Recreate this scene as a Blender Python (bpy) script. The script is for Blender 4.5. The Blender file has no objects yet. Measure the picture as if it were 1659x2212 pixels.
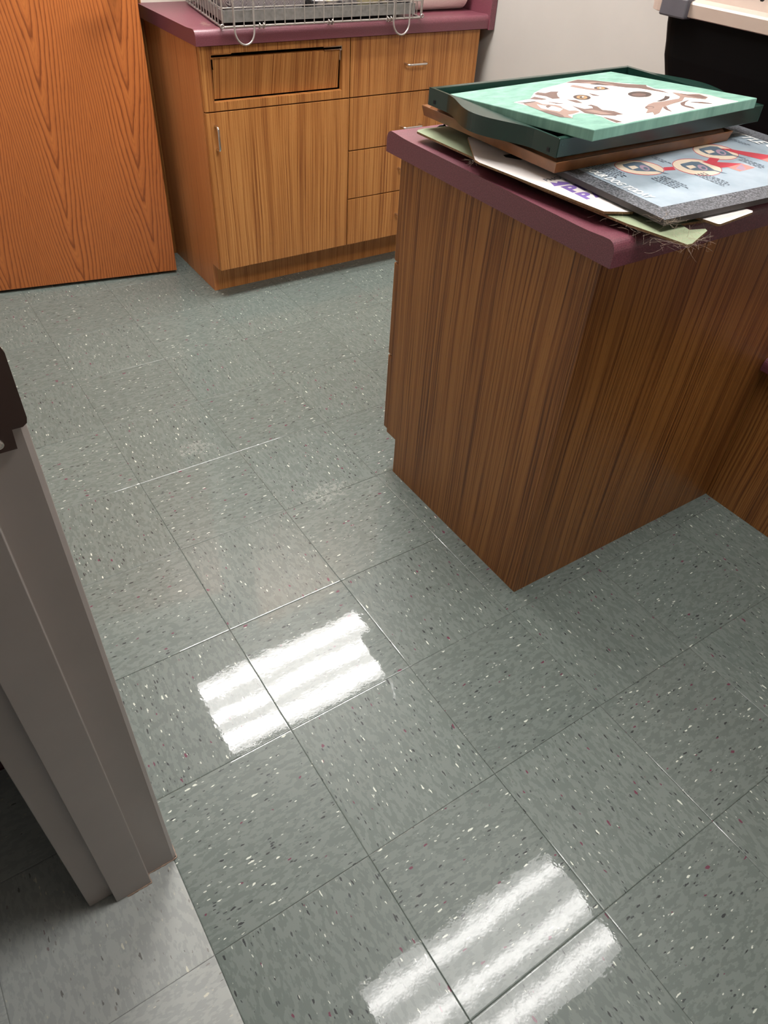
import bpy, bmesh, math, random
from mathutils import Vector, Matrix, noise
from mathutils.geometry import tessellate_polygon

scene = bpy.context.scene
COL = scene.collection
random.seed(7)
PI = math.pi
T = 0.3048                      # one vinyl floor tile
CEIL = 2.44

# ------------------------------------------------------------------ camera
cam_data = bpy.data.cameras.new('camera')
cam = bpy.data.objects.new('camera', cam_data)
COL.objects.link(cam)
cam_data.sensor_fit = 'HORIZONTAL'
cam_data.sensor_width = 36.0
cam_data.lens = 36.0 * 1556.44 / 1659.0
cam_data.clip_start = 0.02
_right = Vector((0.8343526, -0.5485891, 0.0539044))
_down = Vector((-0.3397686, -0.5888185, -0.7333826))
_fwd = Vector((0.4340656, 0.5935847, -0.6776756))
_m = Matrix((_right, -_down, -_fwd)).transposed().to_4x4()
_m.translation = Vector((-0.0348108, -0.4335526, 1.3742573))
cam.matrix_world = _m
scene.camera = cam

# ------------------------------------------------------------------ world, exposure
world = bpy.data.worlds.new('world'); scene.world = world
world.use_nodes = True
bg = world.node_tree.nodes['Background']
bg.inputs[0].default_value = (1.0, 0.97, 0.93, 1)
bg.inputs[1].default_value = 0.06
scene.view_settings.view_transform = 'Standard'
scene.view_settings.look = 'None'
scene.view_settings.gamma = 1.0
scene.view_settings.use_curve_mapping = False
scene.view_settings.exposure = 0.0
LAMP_BASE, LAMP_TUBE = 9.5, 37.0     # radiance of the troffer lens between and over its tubes

# ------------------------------------------------------------------ materials
def lin(c):
    return tuple((v / 12.92 if v <= 0.04045 else ((v + 0.055) / 1.055) ** 2.4) for v in [x / 255.0 for x in c]) + (1.0,)

class NT:
    """tiny node-tree helper"""
    def __init__(self, name):
        self.mat = bpy.data.materials.new(name); self.mat.use_nodes = True
        self.t = self.mat.node_tree; self.b = self.t.nodes['Principled BSDF']
    def n(self, kind, **kw):
        nd = self.t.nodes.new(kind)
        for k, v in kw.items(): setattr(nd, k, v)
        return nd
    def link(self, a, b): self.t.links.new(a, b)
    def put(self, sock, v):
        if hasattr(v, 'is_output') or isinstance(v, bpy.types.NodeSocket): self.link(v, sock)
        else: sock.default_value = v
    def math(self, op, a, b=None, c=None, clamp=False):
        nd = self.n('ShaderNodeMath', operation=op, use_clamp=clamp)
        self.put(nd.inputs[0], a)
        if b is not None: self.put(nd.inputs[1], b)
        if c is not None: self.put(nd.inputs[2], c)
        return nd.outputs[0]
    def mix(self, f, a, b):
        nd = self.n('ShaderNodeMix', data_type='RGBA')
        self.put(nd.inputs[0], f); self.put(nd.inputs[6], a); self.put(nd.inputs[7], b)
        return nd.outputs[2]
    def xyz(self, coord='Object'):
        tc = self.n('ShaderNodeTexCoord'); s = self.n('ShaderNodeSeparateXYZ')
        self.link(tc.outputs[coord], s.inputs[0]); return s.outputs[0], s.outputs[1], s.outputs[2]
    def vec(self, x, y, z):
        c = self.n('ShaderNodeCombineXYZ')
        for i, v in enumerate((x, y, z)): self.put(c.inputs[i], v)
        return c.outputs[0]
    def noise(self, v, scale=1.0, detail=2.0, rough=0.5, col=False):
        nd = self.n('ShaderNodeTexNoise'); self.put(nd.inputs['Vector'], v)
        nd.inputs['Scale'].default_value = scale; nd.inputs['Detail'].default_value = detail
        nd.inputs['Roughness'].default_value = rough
        return nd.outputs['Color' if col else 'Fac']
    def ramp(self, f, stops, interp='LINEAR'):
        nd = self.n('ShaderNodeValToRGB'); cr = nd.color_ramp; cr.interpolation = interp
        while len(cr.elements) < len(stops): cr.elements.new(0.5)
        for e, (p, c) in zip(cr.elements, stops): e.position = p; e.color = c
        self.put(nd.inputs[0], f); return nd.outputs[0]
    def bump(self, h, strength, dist):
        nd = self.n('ShaderNodeBump'); nd.inputs['Strength'].default_value = strength
        nd.inputs['Distance'].default_value = dist
        self.put(nd.inputs['Height'], h); self.link(nd.outputs[0], self.b.inputs['Normal'])
    def set(self, **kw):
        names = dict(color='Base Color', rough='Roughness', metal='Metallic', spec='Specular IOR Level',
                     coat='Coat Weight', coat_rough='Coat Roughness', sheen='Sheen Weight')
        for k, v in kw.items(): self.put(self.b.inputs[names[k]], v)
        return self.mat

def plain(name, c, rough=0.5, metal=0.0, spec=0.5, vary=0.06, scale=30.0, bump=0.0):
    m = NT(name); x, y, z = m.xyz(); f = m.noise(m.vec(x, y, z), scale, 3)
    c0 = lin(c); lo = tuple(v * (1 - vary) for v in c0[:3]) + (1,); hi = tuple(min(1, v * (1 + vary)) for v in c0[:3]) + (1,)
    m.set(color=m.ramp(f, [(0.3, lo), (0.7, hi)]), rough=rough, metal=metal, spec=spec)
    if bump: m.bump(m.noise(m.vec(x, y, z), scale * 6, 2), bump, 0.001)
    return m.mat

def vinyl(name, base_a, base_b, white, black, red, white_p, black_p, red_p):
    m = NT(name); x, y, z = m.xyz()
    fx = m.math('FLOOR', m.math('DIVIDE', x, T)); fy = m.math('FLOOR', m.math('DIVIDE', y, T))
    par = m.math('FLOORED_MODULO', m.math('ADD', fx, fy), 2.0)
    qa = m.math('ADD', x, m.math('MULTIPLY', par, m.math('SUBTRACT', y, x)))      # along the streaks
    qb = m.math('ADD', y, m.math('MULTIPLY', par, m.math('SUBTRACT', x, y)))
    wn = m.n('ShaderNodeTexWhiteNoise', noise_dimensions='2D'); m.link(m.vec(fx, fy, 0), wn.inputs['Vector'])
    off = m.math('MULTIPLY', wn.outputs['Value'], 37.0)
    def q(su, sv, o): return m.vec(m.math('ADD', m.math('MULTIPLY', qa, su), off), m.math('MULTIPLY', qb, sv), o)
    # slight wander of the streaks
    mot = m.noise(q(52, 118, 0.0), 1.0, 2.5, 0.6)
    mot2 = m.noise(q(24, 60, 7.0), 1.0, 2.0, 0.5)
    mfac = m.ramp(m.math('ADD', mot, m.math('MULTIPLY', m.math('SUBTRACT', mot2, 0.5), 0.5)), [(0.47, (0, 0, 0, 1)), (0.53, (1, 1, 1, 1))])
    tint = m.math('MULTIPLY_ADD', wn.outputs['Value'], 0.10, 0.95)
    col = m.mix(mfac, base_a, base_b)
    def fleck(col, su, sv, o, thr, prob, c, lo=0.0):
        v = m.n('ShaderNodeTexVoronoi', feature='F1'); wob = m.noise(q(su * 1.3, sv * 1.3, o + 3), 1.0, 2, 0.6, True)
        wv = m.n('ShaderNodeVectorMath', operation='MULTIPLY_ADD')
        m.link(wob, wv.inputs[0]); wv.inputs[1].default_value = (0.9, 0.9, 0); m.link(q(su, sv, o), wv.inputs[2])
        m.link(wv.outputs[0], v.inputs['Vector']); v.inputs['Scale'].default_value = 1.0
        s = m.n('ShaderNodeSeparateColor'); m.link(v.outputs['Color'], s.inputs[0])
        inside = m.math('LESS_THAN', v.outputs['Distance'], m.math('MULTIPLY', m.math('MULTIPLY_ADD', s.outputs[1], 0.8, 0.4), thr))
        pick = m.math('LESS_THAN', s.outputs[0], prob)
        return m.mix(m.math('MULTIPLY', inside, pick), col, c)
    col = fleck(col, 66, 210, 1.5, 0.34, black_p, black)
    col = fleck(col, 90, 240, 5.5, 0.33, black_p * 1.2, tuple(v * 1.8 for v in black[:3]) + (1,))
    col = fleck(col, 66, 150, 11.5, 0.32, red_p, red)
    col = fleck(col, 66, 215, 17.5, 0.34, white_p, white)
    col = fleck(col, 105, 290, 23.5, 0.30, white_p * 1.8, tuple(v * 0.8 for v in white[:3]) + (1,))
    # grimy joint between tiles
    def edge(c):
        fr = m.math('FRACT', m.math('DIVIDE', c, T)); return m.math('MINIMUM', fr, m.math('SUBTRACT', 1.0, fr))
    e = m.math('LESS_THAN', m.math('MINIMUM', edge(x), edge(y)), 0.0024)
    col = m.mix(m.math('MULTIPLY', e, 0.4), col, lin((38, 42, 38)))
    mul = m.n('ShaderNodeMix', data_type='RGBA', blend_type='MULTIPLY'); mul.inputs[0].default_value = 1.0
    m.link(col, mul.inputs[6]); tc = m.n('ShaderNodeCombineColor')
    for i in range(3): m.link(tint, tc.inputs[i])
    m.link(tc.outputs[0], mul.inputs[7])
    m.col = mul.outputs[2]; m.P = (x, y, z)
    return m

def make_floor_mat():
    m = vinyl('vinyl_tile_green', lin((93, 103, 98)), lin((105, 114, 109)), lin((200, 206, 194)), lin((40, 45, 45)), lin((98, 44, 64)), 0.030, 0.065, 0.030)
    x, y, z = m.P; col = m.col
    rough = m.math('MULTIPLY_ADD', m.noise(m.vec(x, y, z), 2.2, 3, 0.6), 0.03, 0.004)
    # two worn-off patches in the wax
    for px, py, rx, ry in ((0.505, 1.30, 0.075, 0.05), (0.745, 0.925, 0.10, 0.05)):
        d = m.math('SQRT', m.math('ADD', m.math('POWER', m.math('DIVIDE', m.math('SUBTRACT', x, px), rx), 2.0), m.math('POWER', m.math('DIVIDE', m.math('SUBTRACT', y, py), ry), 2.0)))
        k = m.math('MULTIPLY', m.math('LESS_THAN', m.math('ADD', d, m.math('MULTIPLY', m.noise(m.vec(x, y, z), 30, 4, 0.7), 2.2)), 1.75), m.math('GREATER_THAN', m.noise(m.vec(x, y, 3.0), 90, 4, 0.75), 0.50))
        col = m.mix(m.math('MULTIPLY', k, 0.20), col, lin((186, 190, 182)))
        rough = m.math('ADD', rough, m.math('MULTIPLY', k, 0.25))
    m.set(color=col, rough=0.42, spec=0.3, coat=0.48, coat_rough=rough)
    m.b.inputs['Coat IOR'].default_value = 1.5
    # wax orange peel, long waves of the slab
    h = m.math('ADD', m.math('MULTIPLY', m.noise(m.vec(x, y, z), 250, 2, 0.5), 0.035), m.math('ADD', m.math('MULTIPLY', m.noise(m.vec(x, y, 9.0), 38, 3, 0.6), 0.40), m.math('MULTIPLY', m.noise(m.vec(x, y, 4.0), 6, 2, 0.5), 2.6)))
    nd = m.n('ShaderNodeBump'); nd.inputs['Strength'].default_value = 1.0; nd.inputs['Distance'].default_value = 0.00022
    m.link(h, nd.inputs['Height']); m.link(nd.outputs[0], m.b.inputs['Coat Normal'])
    return m.mat

def make_hall_floor_mat():
    m = vinyl('vinyl_tile_grey', lin((160, 164, 161)), lin((172, 176, 172)), lin((215, 214, 196)), lin((105, 104, 100)), lin((128, 112, 112)), 0.03, 0.04, 0.006)
    x, y, z = m.P
    scuff = m.noise(m.vec(x, y, z), 26, 4, 0.65)
    col = m.mix(m.math('MULTIPLY', scuff, 0.35), m.col, lin((138, 141, 138)))
    m.set(color=col, rough=0.6, spec=0.25, coat=0.25, coat_rough=0.35)
    return m.mat

def laminate(name, light, mid, dark, off=0.0, rough=0.38, fine=1.0, contrast=1.0):
    m = NT(name); x, y, z = m.xyz()
    s = m.math('ADD', m.math('ADD', x, y), off)
    wob = m.math('MULTIPLY', m.math('SUBTRACT', m.noise(m.vec(m.math('MULTIPLY', s, 4.0), m.math('MULTIPLY', z, 1.3), off), 1.0, 2), 0.5), 0.035)
    s2 = m.math('ADD', s, wob)
    def nz(a, b, o, d=2.0, r=0.5): return m.noise(m.vec(m.math('MULTIPLY', s2, a), m.math('MULTIPLY', z, b), o), 1.0, d, r)
    bands = nz(34, 0.5, 1.0 + off, 2.0)
    streak = nz(290 * fine, 1.6, 4.0 + off, 1.0, 0.5)
    hair = nz(520 * fine, 5.0, 8.0 + off, 2.0, 0.6)
    pores = nz(560, 30, 12.0 + off, 2.0, 0.7)
    f = m.math('ADD', m.math('MULTIPLY', bands, 0.20), m.math('ADD', m.math('MULTIPLY', streak, 0.52), m.math('MULTIPLY', hair, 0.28)))
    k = 0.13 / contrast
    col = m.ramp(f, [(0.5 - k, dark), (0.5 - k * 0.3, mid), (0.5 + k * 0.6, light)])
    wide = m.ramp(bands, [(0.34, (1, 1, 1, 1)), (0.46, (0, 0, 0, 1))])
    col = m.mix(m.math('MULTIPLY', wide, 0.20 * contrast), col, dark)
    pd = m.ramp(pores, [(0.30, (1, 1, 1, 1)), (0.37, (0, 0, 0, 1))])
    col = m.mix(m.math('MULTIPLY', pd, 0.35), col, tuple(v * 0.7 for v in dark[:3]) + (1,))
    m.set(color=col, rough=rough, spec=0.4)
    m.bump(hair, 0.05, 0.0006)
    return m.mat

def oak_veneer():
    """plain-sliced oak: cathedrals that point down"""
    m = NT('oak_veneer'); x, y, z = m.xyz()
    n1 = m.math('MULTIPLY', m.math('SUBTRACT', m.noise(m.vec(m.math('MULTIPLY', x, 3.0), 0.0, m.math('MULTIPLY', z, 1.3)), 1.0, 2), 0.5), 0.07)
    xx = m.math('ADD', x, n1)
    d = m.math('PINGPONG', m.math('ADD', xx, 0.015), 0.14)
    d = m.math('SQRT', m.math('ADD', m.math('POWER', d, 2.0), 0.00003))
    p = m.math('MULTIPLY_ADD', m.math('POWER', d, 2.0), 46.0, m.math('MULTIPLY', d, 5.5))
    n2 = m.math('MULTIPLY', m.math('SUBTRACT', m.noise(m.vec(m.math('MULTIPLY', x, 22.0), 0, m.math('MULTIPLY', z, 3.0)), 1.0, 4, 0.6), 0.5), 0.20)
    f = m.math('ADD', m.math('SUBTRACT', z, p), n2)
    ring = m.math('FRACT', m.math('MULTIPLY', f, 7.5))
    col = m.ramp(ring, [(0.0, lin((120, 60, 24))), (0.09, lin((134, 72, 31))), (0.26, lin((172, 98, 47))), (0.80, lin((180, 106, 52))), (0.95, lin((152, 84, 38))), (1.0, lin((120, 60, 24)))])
    r2 = m.math('FRACT', m.math('MULTIPLY', f, 22.5))
    col = m.mix(m.math('MULTIPLY', m.ramp(r2, [(0.0, (1, 1, 1, 1)), (0.3, (0, 0, 0, 1)), (0.85, (0, 0, 0, 1)), (1.0, (1, 1, 1, 1))]), 0.28), col, lin((126, 67, 28)))
    pores = m.noise(m.vec(m.math('MULTIPLY', x, 300.0), 0, m.math('MULTIPLY', z, 9.0)), 1.0, 2, 0.7)
    pd = m.ramp(pores, [(0.34, (1, 1, 1, 1)), (0.42, (0, 0, 0, 1))])
    col = m.mix(m.math('MULTIPLY', pd, 0.35), col, lin((130, 69, 30)))
    m.set(color=col, rough=0.33, spec=0.45, coat=0.2, coat_rough=0.25)
    m.bump(pores, 0.06, 0.0005)
    return m.mat

def speckled(name, a, b, c, rough=0.4, scale=420.0, spec=0.5):
    m = NT(name); x, y, z = m.xyz(); v = m.vec(x, y, z)
    f = m.noise(v, scale, 2, 0.7); g = m.noise(v, 14, 2)
    col = m.ramp(f, [(0.36, a), (0.5, b), (0.66, c)])
    col = m.mix(m.math('MULTIPLY', g, 0.25), col, b)
    m.set(color=col, rough=rough, spec=spec); return m.mat

M = {}
M['floor'] = make_floor_mat()
M['floor_hall'] = make_hall_floor_mat()
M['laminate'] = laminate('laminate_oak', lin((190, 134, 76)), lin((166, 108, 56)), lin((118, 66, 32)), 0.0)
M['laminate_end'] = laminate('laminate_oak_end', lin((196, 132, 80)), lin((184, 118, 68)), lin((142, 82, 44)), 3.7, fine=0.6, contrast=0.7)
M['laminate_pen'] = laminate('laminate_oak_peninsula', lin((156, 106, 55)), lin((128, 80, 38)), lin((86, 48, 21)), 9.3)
M['oak'] = oak_veneer()
M['maroon'] = speckled('maroon_counter_laminate', lin((80, 35, 46)), lin((100, 49, 60)), lin((126, 70, 82)), 0.42, 520.0, 0.8)
M['maroon_rubber'] = plain('maroon_rubber_base', (70, 18, 28), 0.3)
M['dark_gap'] = plain('shadow_board', (14, 10, 8), 0.9, spec=0.1)  # near-black carcass colour, paints shade into the gaps between cabinet fronts
M['wall_grey'] = plain('painted_wall_grey', (162, 158, 152), 0.75, vary=0.02, scale=8, bump=0.15)
M['wall_cream'] = plain('painted_wall_cream', (226, 220, 208), 0.75, vary=0.02, scale=8, bump=0.15)
M['ceiling'] = plain('ceiling_tile_white', (214, 212, 206), 0.9, vary=0.05, scale=60, bump=0.3)
M['frame_paint'] = plain('taupe_door_frame_enamel', (156, 148, 143), 0.35, vary=0.03, scale=12)
M['bronze'] = plain('dark_bronze_plate', (66, 48, 42), 0.35, metal=0.2)
M['chrome'] = plain('chrome', (215, 210, 205), 0.14, metal=1.0, vary=0.02)
M['steel_wire'] = plain('galvanised_wire', (178, 173, 168), 0.30, metal=0.7, vary=0.1, scale=60)
M['zinc'] = plain('zinc_tray_metal', (134, 133, 130), 0.45, metal=0.3, vary=0.18, scale=70)
M['white_plastic'] = plain('white_enamel', (225, 224, 220), 0.5)
M['paper_white'] = plain('white_card', (212, 206, 202), 0.6, vary=0.015)
M['kraft'] = plain('kraft_card_edge', (120, 92, 62), 0.85, vary=0.3, scale=260)
M['green_card'] = plain('sage_green_card', (128, 138, 110), 0.8, vary=0.05, scale=40)
M['green_lacquer'] = plain('dark_green_lacquer', (22, 48, 41), 0.24, vary=0.06)
M['wood_frame'] = plain('stained_frame_wood', (124, 80, 45), 0.3, vary=0.22, scale=26)
M['granite'] = speckled('granite_pattern_board', lin((26, 28, 31)), lin((78, 80, 85)), lin((136, 138, 143)), 0.45, 330.0)
M['board_edge'] = plain('dark_board_edge', (58, 52, 50), 0.6)
M['black_plastic'] = plain('black_plastic', (5, 5, 5), 0.6, spec=0.08)
M['beige_plastic'] = plain('beige_plastic', (170, 152, 140), 0.42, vary=0.02)
M['grey_plastic'] = plain('grey_plastic', (80, 78, 84), 0.42)
M['void'] = plain('dark_vent_void', (10, 9, 9), 0.9)
M['hair'] = plain('pet_hair', (176, 158, 140), 0.8, vary=0.2, scale=200)
M['purple'] = plain('purple_print', (116, 92, 158), 0.6)
M['ink'] = plain('grey_ink', (86, 94, 106), 0.7)
M['slot'] = plain('slot_shadow', (16, 13, 12), 0.9)

def canvas_teal():
    m = NT('teal_canvas_paint'); x, y, z = m.xyz(); f = m.noise(m.vec(m.math('MULTIPLY', x, 22), m.math('MULTIPLY', y, 38), z), 1.0, 4, 0.65)
    m.set(color=m.ramp(f, [(0.35, lin((100, 140, 126))), (0.55, lin((115, 156, 141))), (0.75, lin((134, 172, 158)))]), rough=0.6, spec=0.3)
    m.bump(m.noise(m.vec(x, y, z), 900, 1), 0.15, 0.0006); return m.mat
M['teal'] = canvas_teal()
PAINT = {'white': (226, 213, 207), 'brown': (96, 74, 67), 'tan': (134, 110, 100), 'blush': (190, 173, 166), 'umber': (60, 45, 40),
         'ochre': (150, 118, 78), 'red': (172, 56, 68), 'cream': (200, 184, 164), 'slate': (82, 98, 112), 'mauve': (150, 126, 142), 'pink': (196, 124, 116)}
for k, c in PAINT.items(): M['p_' + k] = plain('paint_' + k, c, 0.6, vary=0.05, scale=60)

def sky_print():
    m = NT('pale_blue_print'); x, y, z = m.xyz(); f = m.noise(m.vec(x, y, z), 9, 4, 0.6)
    m.set(color=m.ramp(f, [(0.3, lin((136, 152, 164))), (0.7, lin((172, 183, 192)))]), rough=0.3, spec=0.5); return m.mat
M['sky_print'] = sky_print()

def herringbone():
    m = NT('herringbone_fabric'); x, y, z = m.xyz()
    u = m.math('MULTIPLY', m.math('PINGPONG', x, 0.022), 1.6); v = m.math('ADD', m.math('MULTIPLY', z, 1.0), m.math('MULTIPLY', y, 0.9))
    l = m.math('FRACT', m.math('MULTIPLY', m.math('ADD', u, v), 150.0))
    m.set(color=m.ramp(l, [(0.42, lin((240, 234, 236))), (0.55, lin((128, 116, 126)))]), rough=0.9, spec=0.1); return m.mat
M['herringbone'] = herringbone()
def floral():
    m = NT('mottled_grey_fabric'); x, y, z = m.xyz(); v = m.vec(x, y, z)
    f = m.noise(v, 42, 4, 0.6); g = m.noise(v, 17, 3, 0.5)
    c = m.ramp(f, [(0.36, lin((92, 92, 98))), (0.5, lin((140, 138, 142))), (0.62, lin((196, 190, 188)))])
    c = m.mix(m.ramp(g, [(0.58, (0, 0, 0, 1)), (0.66, (1, 1, 1, 1))]), c, lin((206, 196, 160)))
    m.set(color=c, rough=0.9, spec=0.1); return m.mat
M['floral'] = floral()
def towel():
    m = NT('paper_towel'); x, y, z = m.xyz()
    m.set(color=lin((240, 226, 218)), rough=0.9, spec=0.1)
    v = m.n('ShaderNodeTexVoronoi', feature='F1'); m.link(m.vec(x, y, z), v.inputs['Vector']); v.inputs['Scale'].default_value = 130
    m.bump(v.outputs['Distance'], 0.5, 0.002); return m.mat
M['towel'] = towel()
def lens(k_):
    m = NT('fluorescent_lens'); x, y, z = m.xyz()
    w = m.math('COSINE', m.math('MULTIPLY', y, 2 * PI / 0.185))
    k = m.math('POWER', m.math('MULTIPLY_ADD', w, 0.5, 0.5), 2.3)
    k = m.math('MULTIPLY', k, m.math('MULTIPLY_ADD', m.noise(m.vec(x, y, z), 25, 2), 0.5, 0.75))
    s = m.math('MULTIPLY_ADD', k, (LAMP_TUBE - LAMP_BASE) * k_, LAMP_BASE * k_)
    m.set(color=(0.8, 0.8, 0.8, 1), rough=0.5)
    m.b.inputs['Emission Color'].default_value = (1.0, 0.972, 0.945, 1)
    m.link(s, m.b.inputs['Emission Strength']); return m.mat
M['lens_back'] = lens(2.3); M['lens_front'] = lens(1.0)
M['poster_letter'] = plain('white_lettering', (252, 250, 246), 0.5)
M['sealant'] = plain('dirty_sealant', (150, 128, 112), 0.6, vary=0.3, scale=150)

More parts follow.
